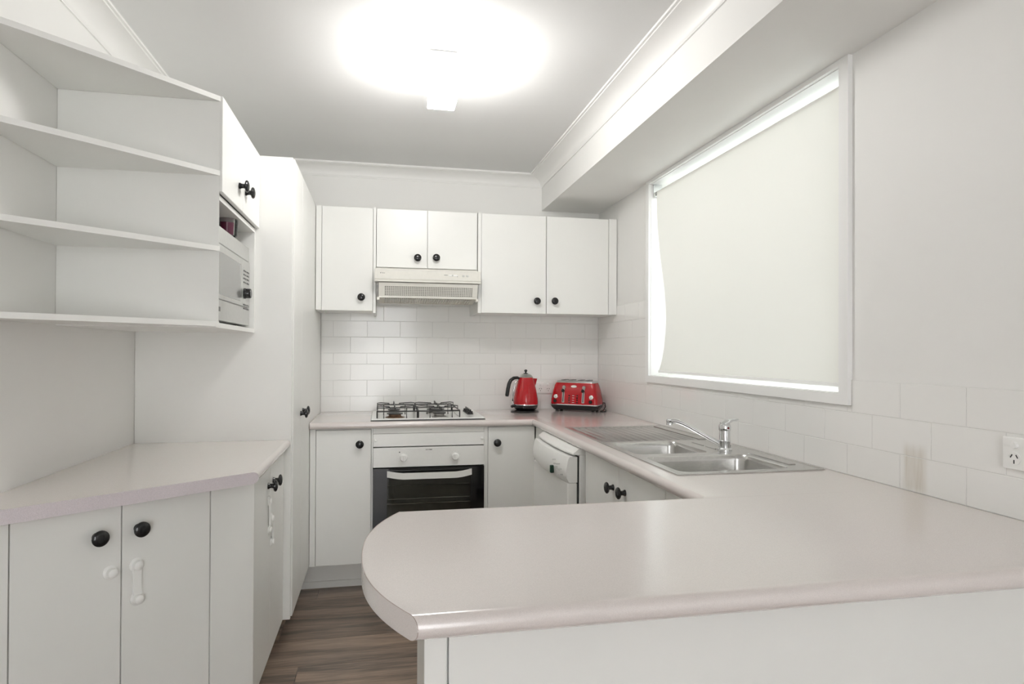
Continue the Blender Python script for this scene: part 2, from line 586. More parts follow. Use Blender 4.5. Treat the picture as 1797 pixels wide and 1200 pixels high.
tile_run(wb, 'X', -1.437, -0.855, ROWZ[7], ROWZ[8], XO)
WOUT0, WOUT1, WOZ0 = -0.782, -2.278, 1.113      # outside of the window surround
for r in range(1, 9 - 1):
    jy = YO if r % 2 == 1 else YO + 0.1
    if r <= 2:
        tile_run(wr, 'Y', -3.25, -0.001, ROWZ[r - 1], ROWZ[r], jy)
    elif r == 3:
        tile_run(wr, 'Y', -3.25, WOUT1 - 0.002, ROWZ[2], ROWZ[3], jy)
        tile_run(wr, 'Y', WOUT1 - 0.002, WOUT0 + 0.002, ROWZ[2], WOZ0 - 0.001, jy)
        tile_run(wr, 'Y', WOUT0 + 0.002, -0.001, ROWZ[2], ROWZ[3], jy)
    else:
        tile_run(wr, 'Y', WOUT0 + 0.002, -0.001, ROWZ[r - 1], ROWZ[r], jy)
B().box(-1.764, 0.003, 0.0008, 0.006, 0.895, 1.553).box(-1.437, -0.855, 0.0008, 0.006, 1.553, 1.65).build('grout', 'grout', wb)
b = B().box(0.0008, 0.006, -3.25, 0, 0.895, WOZ0 - 0.002).box(0.0008, 0.006, -3.25, WOUT1, WOZ0 - 0.002, 1.1904)
b.box(0.0008, 0.006, WOUT0, 0, WOZ0 - 0.002, 1.553)
b.build('grout', 'grout', wr)

# ------------------------------------------------------------------ window
win = bpy.data.objects.new('window_1', None)
COL.objects.link(win)
win['kind'] = 'structure'
ORG['window_1'] = Vector((0, 0, 0))
T = -0.012
SZT = SOFZ - 0.0005
b = B()
b.box(T, TW, WOUT1, WOUT0, WOZ0, WZ0)          # bottom
b.box(T, TW, WOUT1, WOUT0, WZ1, SZT)           # top
b.box(T, TW, WOUT1, WY1, WZ0, WZ1)             # near stile
b.box(T, TW, WY0, WOUT0, WZ0, WZ1)             # far stile
b.build('window_surround', 'frame', win)
b = B()
b.box(TW - 0.002, 0.139, WY1 - 0.010, WY0 + 0.010, WZ0 - 0.012, WZ0 + 0.002)
b.build('window_sill', 'frame', win)
b = B()
b.box(TW - 0.002, 0.139, WY1 - 0.008, WY1 + 0.002, WZ0, WZ1)
b.box(TW - 0.002, 0.139, WY0 - 0.002, WY0 + 0.008, WZ0, WZ1)
b.box(TW - 0.002, 0.139, WY1 - 0.008, WY0 + 0.008, WZ1 - 0.002, WZ1 + 0.01)
b.build('reveal_lining', 'frame', win)
# aluminium sashes
ymid = (WY0 + WY1) / 2
for (a0, a1, xo) in ((WY1 + 0.002, WY0 - 0.002, 0.100),):
    b = B()
    s = 0.028
    b.box(xo, xo + 0.02, a0, a0 + s, WZ0 + 0.002, WZ1 - 0.002)
    b.box(xo, xo + 0.02, a1 - s, a1, WZ0 + 0.002, WZ1 - 0.002)
    b.box(xo, xo + 0.02, a0 + s, a1 - s, WZ0 + 0.002, WZ0 + 0.03)
    b.box(xo, xo + 0.02, a0 + s, a1 - s, WZ1 - 0.03, WZ1 - 0.002)
    sash = b.build('sash', 'frame', win)
    B().box(xo + 0.008, xo + 0.012, a0 + s, a1 - s, WZ0 + 0.03, WZ1 - 0.03).build('pane', 'glass', sash)

# roller blind
bl = thing('roller_blind', 'cream fabric roller blind pulled down over the window', 'blind', (0.03, -1.53, 1.15))
edge = [(2.122, -0.838), (2.03, -0.846), (1.927, -0.863), (1.85, -0.885), (1.77, -0.905), (1.68, -0.934), (1.587, -0.960), (1.51, -0.971), (1.44, -0.974), (1.37, -0.962),
        (1.295, -0.941), (1.24, -0.915), (1.206, -0.895), (1.172, -0.868)]
b = B()
YR = -2.215
cols = [0, 0.25, 0.5, 0.7, 0.82, 0.9, 0.95, 0.98, 1.0]
grid = []
for z, ye in edge:
    row = []
    for t in cols:
        yy = YR + (ye - YR) * t
        sag = math.sin((z - 1.17) / 0.95 * math.pi)
        xx = 0.026 + 0.006 * sag * math.sin(t * math.pi) - 0.012 * sag * max(0, (t - 0.8) / 0.2) ** 2
        row.append(b.bm.verts.new((xx, yy, z)))
    grid.append(row)
for i in range(len(grid) - 1):
    for j in range(len(cols) - 1):
        b.bm.faces.new((grid[i][j], grid[i][j + 1], grid[i + 1][j + 1], grid[i + 1][j]))
b.build('fabric', 'blind', bl, smooth=True)
B().tube([(0.036, YR, 2.120), (0.036, -0.838, 2.120)], 0.010, 14).build('roller_tube', 'blind', bl, smooth=True)
B().box(0.022, 0.030, YR, -0.868, 1.164, 1.178, 0.002).build('bottom_rail', 'frame', bl)
for yy in (YR - 0.012, -0.829):
    B().box(0.012, 0.058, yy - 0.0015, yy + 0.0015, 2.095, 2.168).box(0.024, 0.048, yy - 0.005, yy + 0.005, 2.108, 2.132, 0.002).build('bracket', 'chrome', bl)

# ------------------------------------------------------------------ main worktop (back run, sink run, peninsula)
PEN = []
for k in range(49):
    y_ = -3.062 + 0.607 * k / 48
    PEN.append((-1.351 - 0.085 * (1 - abs((y_ + 2.7585) / 0.3035) ** 2.35), y_))
FE = -0.592
TH = 0.036
SINK = (-0.508, -0.040, -2.174, -1.022)   # cut-out for the bowls (x0,x1,y0,y1)
def worktop():
    bm = bmesh.new()
    xs = [-1.764, -1.352, FE, SINK[0], SINK[1], 0.0]
    ys = [-2.455, SINK[2], SINK[3], FE, 0.0]
    vd = {}
    def V(x, y):
        k = (round(x, 4), round(y, 4))
        if k not in vd:
            vd[k] = bm.verts.new((x, y, ZB))
        return vd[k]
    for i in range(5):
        for j in range(4):
            xc, yc = (xs[i] + xs[i + 1]) / 2, (ys[j] + ys[j + 1]) / 2
            inside = (yc > FE) or (xc > FE)
            if SINK[0] < xc < SINK[1] and SINK[2] < yc < SINK[3]:
                inside = False
            if inside:
                bm.faces.new((V(xs[i], ys[j]), V(xs[i + 1], ys[j]), V(xs[i + 1], ys[j + 1]), V(xs[i], ys[j + 1])))
    bmesh.ops.recalc_face_normals(bm, faces=bm.faces)
    for f in bm.faces:
        if f.normal.z < 0:
            f.normal_flip()
    top = list(bm.faces)
    r = bmesh.ops.extrude_face_region(bm, geom=top)
    nv = [g for g in r['geom'] if isinstance(g, bmesh.types.BMVert)]
    bmesh.ops.translate(bm, vec=(0, 0, -TH), verts=nv)
    bmesh.ops.recalc_face_normals(bm, faces=bm.faces)
    def front(e):
        a, c = e.verts[0].co, e.verts[1].co
        if abs(a.z - c.z) > 1e-4:
            return False
        if len(e.link_faces) != 2 or abs(e.link_faces[0].normal.z - e.link_faces[1].normal.z) < 0.5:
            return False
        on = lambda p, q, v: abs(p - v) < 1e-4 and abs(q - v) < 1e-4
        return on(a.y, c.y, -3.062) or (on(a.y, c.y, FE) and max(a.x, c.x) <= FE + 1e-3) or (on(a.x, c.x, FE) and min(a.y, c.y) >= -2.456) or False
    es = [e for e in bm.edges if front(e)]
    bmesh.ops.bevel(bm, geom=es, offset=0.0165, segments=6, profile=0.5, affect='EDGES', clamp_overlap=True)
    bb = B(); bb.bm.free(); bb.bm = bm
    return bb
wt = thing('worktop', 'speckled pinkish beige laminate worktop running from hob round the sink to peninsula', 'worktop', (-0.6, -1.5, ZB - TH))
worktop().build('bench_slab', 'bench', wt, smooth=True)
RR = 0.0165
def bow_x(y):
    for (x0, y0), (x1, y1) in zip(PEN, PEN[1:]):
        if y0 <= y <= y1:
            return x0 + (x1 - x0) * (y - y0) / (y1 - y0)
    return PEN[0][0]
def pen_section():
    ys = []
    for k in range(9):
        ys.append(-3.062 + RR * (1 - math.cos(k / 8 * math.pi / 2)))
    ys += [y for x, y in PEN if -3.062 + RR + 0.002 < y < -2.455 - RR - 0.002]
    for k in range(8, -1, -1):
        ys.append(-2.455 - RR * (1 - math.cos(k / 8 * math.pi / 2)))
    out = []
    for y in ys:
        d = max(0.0, RR - (y + 3.062), RR - (-2.455 - y))
        drop = RR - math.sqrt(max(0.0, RR * RR - d * d))
        out.append((y, drop))
    return out
PS = pen_section()
b = B()
L_, R_ = [], []
for y, dp in PS:
    L_.append([b.bm.verts.new((bow_x(y), y, z)) for z in (ZB - dp, ZB - TH + dp)])
    R_.append([b.bm.verts.new((FE, y, z)) for z in (ZB - dp, ZB - TH + dp)])
for i in range(len(PS) - 1):
    b.bm.faces.new((L_[i][0], R_[i][0], R_[i + 1][0], L_[i + 1][0]))
    b.bm.faces.new((L_[i][1], L_[i + 1][1], R_[i + 1][1], R_[i][1]))
    b.bm.faces.new((L_[i][0], L_[i + 1][0], L_[i + 1][1], L_[i][1]))
for i in (0, len(PS) - 1):
    b.bm.faces.new((L_[i][0], L_[i][1], R_[i][1], R_[i][0]))
R2 = []
for y, dp in PS:
    dp2 = dp if y < -2.8 else 0.0
    R2.append([b.bm.verts.new((x, y, z)) for x in (FE, 0.0) for z in (ZB - dp2, ZB - TH + dp2)])
for i in range(len(PS) - 1):
    p, q = R2[i], R2[i + 1]
    b.bm.faces.new((p[0], p[2], q[2], q[0]))
    b.bm.faces.new((p[1], q[1], q[3], p[3]))
b.bm.faces.new((R2[0][0], R2[0][1], R2[0][3], R2[0][2]))
bmesh.ops.remove_doubles(b.bm, verts=b.bm.verts, dist=1e-6)
b.build('peninsula_slab', 'bench', wt, smooth=True)
# laminate strip glued round the bowed end, with a fine dark glue line at its rim
b = B(); g_ = B()
ev, iv = [], []
for y, dp in PS:
    x = bow_x(y)
    ev.append([b.bm.verts.new((x - 0.0012, y, z)) for z in (ZB - dp, ZB - TH + dp)])
    iv.append([b.bm.verts.new((x - 0.0001, y, z)) for z in (ZB - dp, ZB - TH + dp)])
for i in range(len(PS) - 1):
    b.bm.faces.new((ev[i][0], ev[i + 1][0], ev[i + 1][1], ev[i][1]))
    b.bm.faces.new((ev[i][0], iv[i][0], iv[i + 1][0], ev[i + 1][0]))
    b.bm.faces.new((ev[i][1], ev[i + 1][1], iv[i + 1][1], iv[i][1]))
for i in (0, len(PS) - 1):
    b.bm.faces.new((ev[i][0], ev[i][1], iv[i][1], iv[i][0]))
b.build('end_strip', 'bench', wt, smooth=True)
loop = [(bow_x(y) - 0.0004, y, ZB - dp) for y, dp in PS] + [(bow_x(y) - 0.0004, y, ZB - TH + dp) for y, dp in reversed(PS)]
g_.tube(loop, 0.0006, 6)
g_.build('glue_line', 'gluel', wt)

# ------------------------------------------------------------------ cabinets: helper for flat doors
GAPW = 0.0021
def door_x(parent, x0, x1, z0, z1, yfront, knobpos=None, th=0.017, name='door', knobdir=(0, -1, 0)):
    """door facing -Y"""
    d = B().box(x0 + GAPW, x1 - GAPW, yfront, yfront + th, z0, z1, 0.0012).build(name, 'cab', parent)
    if knobpos:
        knob(d, (knobpos[0], yfront, knobpos[1]), knobdir)
    return d
def door_y(parent, y0, y1, z0, z1, xfront, knobpos=None, th=0.017, face=1, name='door'):
    """door facing +X (face=1) or -X (face=-1)"""
    d = B().box(xfront - face * th, xfront, y0 + GAPW, y1 - GAPW, z0, z1, 0.0012).build(name, 'cab', parent)
    if knobpos:
        knob(d, (xfront, knobpos[0], knobpos[1]), (face, 0, 0))
    return d

# --- wall cabinets on the back wall
UB, UT, UF = 1.497, 2.079, -0.335
G_UP = 'wall cabinets over the back bench'
u1 = thing('wall_cabinet', 'single-door white wall cabinet between tall pantry and rangehood', 'cabinet', (-1.6, -0.16, UB), G_UP)
B().box(-1.732, -1.4535, UF + 0.018, -0.001, UB + 0.004, UT).build('body', 'cab', u1)
B().box(-1.764, -1.734, UF + 0.004, -0.001, UB + 0.002, UT + 0.001).build('filler_strip', 'cab', u1)
B().box(-1.4525, -1.438, UF - 0.003, -0.001, UB - 0.012, UT + 0.003).build('end_panel', 'cab', u1)
door_x(u1, -1.734, -1.4525, UB, UT - 0.002, UF, (-1.517, 1.572))
u2 = thing('wall_cabinet', 'short two-door white wall cabinet directly above the rangehood', 'cabinet', (-1.15, -0.16, 1.742), G_UP)
B().box(-1.436, -0.859, UF + 0.018, -0.001, 1.742, UT).build('body', 'cab', u2)
door_x(u2, -1.437, -1.150, 1.746, UT - 0.002, UF, (-1.206, 1.802))
door_x(u2, -1.150, -0.860, 1.746, UT - 0.002, UF, (-1.100, 1.806))
u3 = thing('wall_cabinet', 'wide two-door white wall cabinet between rangehood and window wall', 'cabinet', (-0.44, -0.16, UB), G_UP)
B().box(-0.836, -0.052, UF + 0.018, -0.001, UB + 0.004, UT).build('body', 'cab', u3)
B().box(-0.857, -0.838, UF - 0.003, -0.001, UB - 0.002, UT + 0.003).build('end_panel', 'cab', u3)
B().box(-0.052, -0.001, UF + 0.004, -0.001, UB + 0.001, UT + 0.001).build('filler_strip', 'cab', u3)
door_x(u3, -0.838, -0.445, UB, UT - 0.002, UF, (-0.506, 1.570))
door_x(u3, -0.445, -0.054, UB, UT - 0.002, UF, (-0.398, 1.572))

# --- tall pantry
PX, PY = -1.766, -1.200
pn = thing('pantry_cabinet', 'tall white pantry cabinet standing between side bench and cooktop bench', 'cabinet', (-2.07, -0.6, 0))
B().box(WX_L + 0.001, PX - 0.019, PY + 0.017, -0.001, 0.15, 2.074).build('body', 'cab', pn)
B().box(WX_L + 0.001, PX - 0.006, PY, PY + 0.016, 0.152, 2.080, 0.001).build('end_panel', 'cab', pn)
B().box(WX_L + 0.05, PX - 0.16, PY + 0.10, -0.46, 0.0, 0.15).build('kickboard', 'cab', pn)
door_y(pn, PY + 0.017, -0.912, 0.158, 2.078, PX, (-0.947, 0.985))
door_y(pn, -0.912, -0.606, 0.158, 2.078, PX, (-0.872, 0.992))
B().box(-1.92, -1.7646, -0.440, -0.424, 0.0, 0.15).box(-1.92, -1.7646, -0.448, -0.440, 0.0, 0.035).build('kickboard', 'cab', pn)
B().box(PX - 0.018, PX - 0.001, -0.604, -0.001, 0.158, 2.078).build('filler_panel', 'cab', pn)

# --- base cabinets on the back wall
BF, BZ0, BZ1 = -0.565, 0.156, 0.8635
G_BASE = 'base cabinets under the back bench'
b1 = thing('base_cabinet', 'narrow white base cabinet with one door, between pantry and oven', 'cabinet', (-1.6, -0.3, 0), G_BASE)
B().box(-1.733, -1.4545, BF + 0.018, -0.002, 0.15, BZ1).build('body', 'cab', b1)
B().box(-1.7645, -1.736, BF + 0.001, -0.002, BZ0 - 0.002, BZ1).build('filler_strip', 'cab', b1)
B().box(-1.7645, -1.4545, -0.440, -0.424, 0.0, 0.15).box(-1.7645, -1.4545, -0.448, -0.440, 0.0, 0.035).build('kickboard', 'cab', b1)
door_x(b1, -1.736, -1.4535, BZ0, 0.857, BF, (-1.513, 0.784))
b2 = thing('base_cabinet', 'slim white base cabinet with one door, between oven and dishwasher', 'cabinet', (-0.7, -0.3, 0), G_BASE)
B().box(-0.832, -0.566, BF + 0.018, -0.002, 0.15, BZ1).build('body', 'cab', b2)
B().box(-0.8325, -0.47, -0.440, -0.424, 0.0, 0.15).build('kickboard', 'cab', b2)
B().box(-0.564, -0.548, -0.820, -0.567, BZ0, BZ1).build('filler_strip', 'cab', b2)
door_x(b2, -0.833, -0.567, BZ0, 0.857, BF, (-0.783, 0.775))

# --- sink cabinet
sk = thing('sink_cabinet', 'white two-door base cabinet under the double bowl sink', 'cabinet', (-0.3, -1.95, 0), G_BASE)
SXF = -0.565
b = B()
b.box(SXF + 0.018, -0.002, -1.452, -1.436, 0.15, BZ1)
b.box(SXF + 0.018, -0.002, -2.205, -2.189, 0.15, BZ1)
b.box(SXF + 0.018, -0.002, -2.189, -1.452, 0.15, 0.166)
b.box(-0.02, -0.004, -2.189, -1.452, 0.166, BZ1)
b.box(SXF + 0.018, SXF + 0.034, -2.189, -1.452, 0.80, BZ1)
b.build('body', 'cab', sk)
B().box(-0.45, -0.434, -2.21, -1.43, 0, 0.15).build('kickboard', 'cab', sk)
door_y(sk, -1.812, -1.436, BZ0, 0.857, SXF, (-1.758, 0.774), face=-1)
door_y(sk, -2.190, -1.812, BZ0, 0.857, SXF, (-1.872, 0.779), face=-1)
B().box(SXF + 0.001, SXF + 0.018, -2.470, -2.192, BZ0, BZ1).build('filler_panel', 'cab', sk)

# --- peninsula base
pb = thing('peninsula_base', 'white panelled base carrying the peninsula worktop', 'cabinet', (-0.65, -2.7, 0))
B().box(-1.296, -0.002, -2.948, -2.934, 0.0, BZ1, 0.0008).build('front_panel', 'cab', pb)
B().box(-1.335, -1.299, -2.951, -2.934, 0.0, BZ1, 0.0012).build('corner_post', 'cab', pb)
B().box(-1.320, -0.60, -2.932, -2.50, 0.15, BZ1).build('body', 'cab', pb)
B().box(-1.29, -0.60, -2.90, -2.55, 0.0, 0.15).build('kickboard', 'cab', pb)

# ------------------------------------------------------------------ side bench and its cabinets (left)
def lerp_line(A, Bp, x):
    t = (x - A[0]) / (Bp[0] - A[0])
    return (x, A[1] + t * (Bp[1] - A[1]))
SA, SBp = (-2.268, -2.288), (-1.775, -1.903)      # bench front edge
e_wall = lerp_line(SA, SBp, WX_L + 0.001)
sb = thing('side_worktop', 'speckled beige laminate side worktop with angled end beside the pantry', 'worktop', (-2.1, -1.6, ZB - TH))
poly = [(WX_L + 0.001, PY - 0.001), (WX_L + 0.001, e_wall[1]), (-1.775, -1.903), (-1.775, PY - 0.001)]
bm = bmesh.new()
vs = [bm.verts.new((p[0], p[1], ZB)) for p in poly]
f = bm.faces.new(vs)
if f.normal.z < 0:
    f.normal_flip()
r = bmesh.ops.extrude_face_region(bm, geom=[f])
bmesh.ops.translate(bm, vec=(0, 0, -TH), verts=[g for g in r['geom'] if isinstance(g, bmesh.types.BMVert)])
bmesh.ops.recalc_face_normals(bm, faces=bm.faces)
es = [e for e in bm.edges if all(abs(v.co.x + 1.775) < 1e-4 for v in e.verts) and abs(e.verts[0].co.z - e.verts[1].co.z) < 1e-4]
bmesh.ops.bevel(bm, geom=es, offset=0.0165, segments=6, profile=0.5, affect='EDGES')
bb = B(); bb.bm.free(); bb.bm = bm
bb.build('bench_slab', 'bench', sb, smooth=True)
# laminate strip on the angled cut
d = (Vector(SBp) - Vector(e_wall)).normalized()
nrm = Vector((d.y, -d.x))
ln = (Vector(SBp) - Vector(e_wall)).length
b = B()
prof = [(0, 0), (ln - 0.0165, 0)]
for k in range(9):
    a = math.pi / 2 - k / 8 * math.pi
    prof.append((ln - 0.0165 + 0.0165 * 1.2 * math.cos(a), -0.018 + 0.018 * math.sin(a)))
prof += [(0, -TH)]
fr = [b.bm.verts.new((e_wall[0] + d.x * u + nrm.x * 0.0012, e_wall[1] + d.y * u + nrm.y * 0.0012, ZB + z)) for u, z in prof]
bk = [b.bm.verts.new((e_wall[0] + d.x * u, e_wall[1] + d.y * u, ZB + z)) for u, z in prof]
b.bm.faces.new(fr)
for i in range(len(prof)):
    j = (i + 1) % len(prof)
    b.bm.faces.new((fr[i], bk[i], bk[j], fr[j]))
b.build('edge_strip', 'benchedge', sb, label='purplish grey speckled edge strip')

# cabinet below: body prism, doors on the angled face and on the +X face
DA, DB = (-2.280, -2.265), (-1.799, -1.827)
dw_ = lerp_line(DA, DB, WX_L + 0.002)
sc_ = thing('side_base_cabinet', 'white angled corner base cabinet with doors on two faces, under side worktop', 'cabinet', (-2.1, -1.6, 0))
dd = (Vector(DB) - Vector(DA)).normalized()
dn = Vector((dd.y, -dd.x))      # outward (towards camera)
def dpt(s, off=0.0):
    """point along the door line from the wall, s metres; off outward"""
    return (dw_[0] + dd.x * s + dn.x * off, dw_[1] + dd.y * s + dn.y * off)
DL = (Vector(DB) - Vector(dw_)).length
def s_of_x(x):
    return (x - dw_[0]) / dd.x
i0 = dpt(0, -0.019); i1 = dpt(DL - 0.012, -0.019)
B().prism([(WX_L + 0.002, PY - 0.002), (WX_L + 0.002, i0[1]), i1, (-1.819, -1.835), (-1.819, PY - 0.002)], 0.15, BZ1).build('body', 'cab', sc_)
k0 = dpt(0, -0.07); k1 = dpt(DL - 0.05, -0.07)
B().prism([(WX_L + 0.004, PY - 0.004), (WX_L + 0.004, k0[1]), k1, (-1.87, -1.85), (-1.87, PY - 0.004)], 0.0, 0.149).build('kickboard', 'cab', sc_)
def angled_panel(name, s0, s1, knobs=None, gap=0.0018):
    p = [dpt(s0 + gap, -0.017), dpt(s1 - gap, -0.017), dpt(s1 - gap, 0), dpt(s0 + gap, 0)]
    o = B().prism(p, 0.155, 0.858, 0.001, 1).build(name, 'cab', sc_)
    if knobs:
        q = dpt(knobs[0], 0)
        knob(o, (q[0], q[1], knobs[1]), (dn.x, dn.y, 0))
    return o
s1_, s2_, s3_ = s_of_x(-2.267), s_of_x(-2.0855), s_of_x(-1.9045)
angled_panel('filler_panel', 0.016, s1_)
# knob caps stand about 25 mm off the door
angled_panel('door', s1_, s2_, (s_of_x(-2.130), 0.784))
angled_panel('door', s2_, s3_, (s_of_x(-2.055), 0.785))
angled_panel('filler_panel', s3_, DL)
door_y(sc_, -1.824, -1.520, 0.155, 0.858, -1.800, (-1.572, 0.787))
door_y(sc_, -1.520, PY - 0.004, 0.155, 0.858, -1.800, (-1.466, 0.786))

# child safety latches stuck on the doors
def pad(b, pos, dirv, r=0.0125, h=0.012):
    b.lathe([(r * 1.12, 0), (r * 1.12, 0.002), (r, 0.0035), (r * 0.75, 0.005), (r * 0.72, h - 0.003), (r * 0.5, h - 0.0008), (0, h)], 20, axis_mtx(pos, dirv))
G_L = 'white child safety latches'
q = dpt(s_of_x(-2.105), 0)
b = B(); pad(b, (q[0], q[1], 0.683), (dn.x, dn.y, 0), 0.0165, 0.022)
b.build('safety_catch', 'plastic', label='lone round white safety catch without strap, below a knob on an angled door', cat='latch', group=G_L, smooth=True)
def latch(pos_top, pos_bot, dirv, side, label, hh=0.021):
    t = thing('safety_latch', label, 'latch', pos_bot, G_L)
    dv = Vector(dirv).normalized(); sv = Vector(side).normalized(); a, c = Vector(pos_top), Vector(pos_bot)
    b = B(); pad(b, a, dv, 0.0165, hh); b.build('pad', 'plastic', t, smooth=True)
    b = B(); pad(b, c, dv, 0.0165, hh); b.build('pad', 'plastic', t, smooth=True)
    b = B()
    L = (a - c).length
    up_ = (a - c).normalized()
    mtx = Matrix((( sv.x, up_.x, dv.x, c.x), (sv.y, up_.y, dv.y, c.y), (sv.z, up_.z, dv.z, c.z), (0, 0, 0, 1)))
    w = 0.0125
    out = [(-w, 0.012), (w, 0.012), (w * 0.9, L * 0.5), (w, L - 0.004), (-w, L - 0.004), (-w * 0.9, L * 0.5)]
    va = [b.bm.verts.new(mtx @ Vector((x, y, 0.0035))) for x, y in out]
    vb = [b.bm.verts.new(mtx @ Vector((x * 0.85, y, 0.0085))) for x, y in out]
    b.bm.faces.new(va); b.bm.faces.new(list(reversed(vb)))
    for i in range(6):
        j = (i + 1) % 6
        b.bm.faces.new((va[i], va[j], vb[j], vb[i]))
    b.build('strap', 'plastic', t)
qa, qb = dpt(s_of_x(-2.058), 0), dpt(s_of_x(-2.056), 0)
latch((qa[0], qa[1], 0.686), (qb[0], qb[1], 0.593), (dn.x, dn.y, 0), (dd.x, dd.y, 0), 'white strap safety latch on the angled-face door next to the plain panel')
latch((-1.800, -1.558, 0.730), (-1.800, -1.552, 0.625), (1, 0, 0), (0, 1, 0), 'white strap safety latch hanging right below a knob, door nearer the angled end', 0.012)
latch((-1.800, -1.498, 0.650), (-1.800, -1.490, 0.565), (1, 0, 0), (0, 1, 0), 'white strap safety latch set lowest, on door next to the pantry panel', 0.012)

# ------------------------------------------------------------------ microwave cabinet + open corner shelves (left wall)
MXD, MXF = -1.902, -1.918
MY0, MY1 = -1.822, PY - 0.001
mc = thing('microwave_cabinet', 'white wall cabinet with open microwave niche and two doors above', 'cabinet', (-2.14, -1.5, 1.345))
t = 0.016
XW = WX_L + 0.001
b = B().box(XW, MXF, MY0, MY0 + t, 1.345, 2.078); b.build('side_panel', 'cabin', mc)
B().box(XW, MXF, MY1 - t, MY1, 1.345, 2.078).build('side_panel', 'cabin', mc)
B().box(XW, MXF, MY0 + t, MY1 - t, 1.345, 1.361).build('bottom_panel', 'cabin', mc)
B().box(XW, MXF, MY0 + t, MY1 - t, 1.756, 1.772).build('niche_top', 'cabin', mc)
B().box(XW, MXF, MY0 + t, MY1 - t, 2.062, 2.078).build('top_panel', 'cabin', mc)
B().box(XW, XW + 0.006, MY0 + t, MY1 - t, 1.361, 2.062).build('back_panel', 'cabin', mc)
door_y(mc, MY0 + 0.0005, -1.522, 1.776, 2.079, MXD, (-1.58, 1.856), th=0.0155)
door_y(mc, -1.522, MY1, 1.776, 2.079, MXD, (-1.475, 1.858), th=0.0155)

sh = thing('corner_shelf', 'open white corner shelf unit with four angled boards on left wall', 'shelf', (-2.2, -1.95, 1.347))
SHZ = [(2.077, 0), (1.841, 0.012), (1.602, 0.012), (1.364, 0.0)]
fx, fy = MXF + 0.010, MY0 - 0.0012
for ztop, ins in SHZ:
    # front edge runs at about 45 degrees to the wall, slightly bowed
    A0, A1 = Vector((fx, fy)), Vector((XW, -2.278 + ins))
    pts = []
    nn = 10
    nrm2 = Vector((A1 - A0).orthogonal()).normalized()
    if nrm2.y > 0:
        nrm2 = -nrm2
    for k in range(nn + 1):
        u = k / nn
        p = A0.lerp(A1, u) - nrm2 * (-0.006 * math.sin(math.pi * u))
        pts.append((p.x, p.y))
    pts[-1] = (XW, pts[-1][1])
    poly = [(XW, fy)] + pts
    B().prism(poly, ztop - 0.016, ztop).build('shelf_board', 'cabin', sh)
B().box(XW, MXF + 0.008, MY0 - 0.0010, MY0 - 0.0001, 1.348, 2.06).build('back_panel', 'cabin', sh)

# microwave
mw = thing('microwave', 'silver microwave oven tucked inside the wall cabinet niche', 'microwave', (-2.12, -1.48, 1.361))
XF = -1.936
Y0, Y1, Z0, Z1 = -1.768, -1.221, 1.373, 1.690
B().box(-2.31, XF - 0.018, Y0, Y1, Z0, Z1, 0.003).build('case', 'steelw', mw)
B().box(XF - 0.018, XF - 0.002, Y0, Y1, Z1 - 0.058, Z1, 0.002).build('top_trim', 'steelw', mw)
dr = B().box(XF - 0.018, XF, Y0, -1.352, Z0 + 0.072, Z1 - 0.0605, 0.002).build('door', 'steelw', mw)
B().box(XF, XF + 0.0008, Y0 + 0.035, -1.384, 1.460, 1.604).build('window_pane', 'mwwin', dr)
B().box(XF - 0.018, XF, Y0, Y1, Z0, Z0 + 0.070, 0.002).build('lower_trim', 'steelw', mw)
B().box(XF, XF + 0.001, Y0 + 0.05, Y0 + 0.075, Z0 + 0.03, Z0 + 0.045).build('badge', 'mark', mw)
cp = B().box(XF - 0.018, XF, -1.3515, Y1, Z0 + 0.072, Z1 - 0.0605, 0.002).build('control_panel', 'steelw', mw)
for k, zz in enumerate((1.585, 1.570, 1.555, 1.540, 1.452, 1.437)):
    B().box(XF, XF + 0.002, -1.335, -1.290, zz - 0.003, zz + 0.003, 0.0008).box(XF, XF + 0.002, -1.275, -1.240, zz - 0.003, zz + 0.003, 0.0008).build('button', 'black', cp)
B().lathe([(0.021, 0), (0.021, 0.004), (0.019, 0.006), (0.019, 0.022), (0.017, 0.025), (0, 0.025)], 26, axis_mtx((XF, -1.315, 1.497), (1, 0, 0))).build('dial', 'black', mw, smooth=True)
for yy in (Y0 + 0.06, Y1 - 0.06):
    for xx in (XF - 0.05, -2.27):
        B().lathe([(0.012, 0), (0.012, Z0 - 1.361)], 12, Matrix.Translation((xx, yy, 1.361))).build('foot', 'blackm', mw)
# candle jar on the microwave
cj = thing('candle_jar', 'small glass jar of purple candle wax on top of microwave', 'candle', (-1.965, -1.475, Z1))
mt = Matrix.Translation((-1.965, -1.475, Z1 - 0.001))
B().lathe([(0.030, 0), (0.034, 0.004), (0.037, 0.05), (0.038, 0.068), (0.036, 0.068), (0.035, 0.05), (0.032, 0.006), (0, 0.005)], 28, mt).build('jar', 'jar', cj, smooth=True)
B().lathe([(0.0, 0.0055), (0.031, 0.0065), (0.0345, 0.052), (0, 0.052)], 28, mt).build('wax', 'wax', cj, smooth=True)

# ------------------------------------------------------------------ rangehood
hd = thing('rangehood', 'cream slide-out rangehood with perforated filter visor above the gas hob', 'rangehood', (-1.147, -0.22, 1.56))
HX0, HX1 = -1.4365, -0.8585
HFY = -0.425
B().box(HX0, HX1, -0.33, -0.001, 1.600, 1.7415).build('body', 'cream', hd)
fa = B().box(HX0 - 0.008, HX1 + 0.006, HFY, -0.333, 1.668, 1.7255, 0.003, 2).build('fascia', 'cream', hd)
B().box(HX0 - 0.008, HX1 + 0.006, HFY - 0.004, -0.34, 1.655, 1.667, 0.0015).build('lip', 'cream', hd)
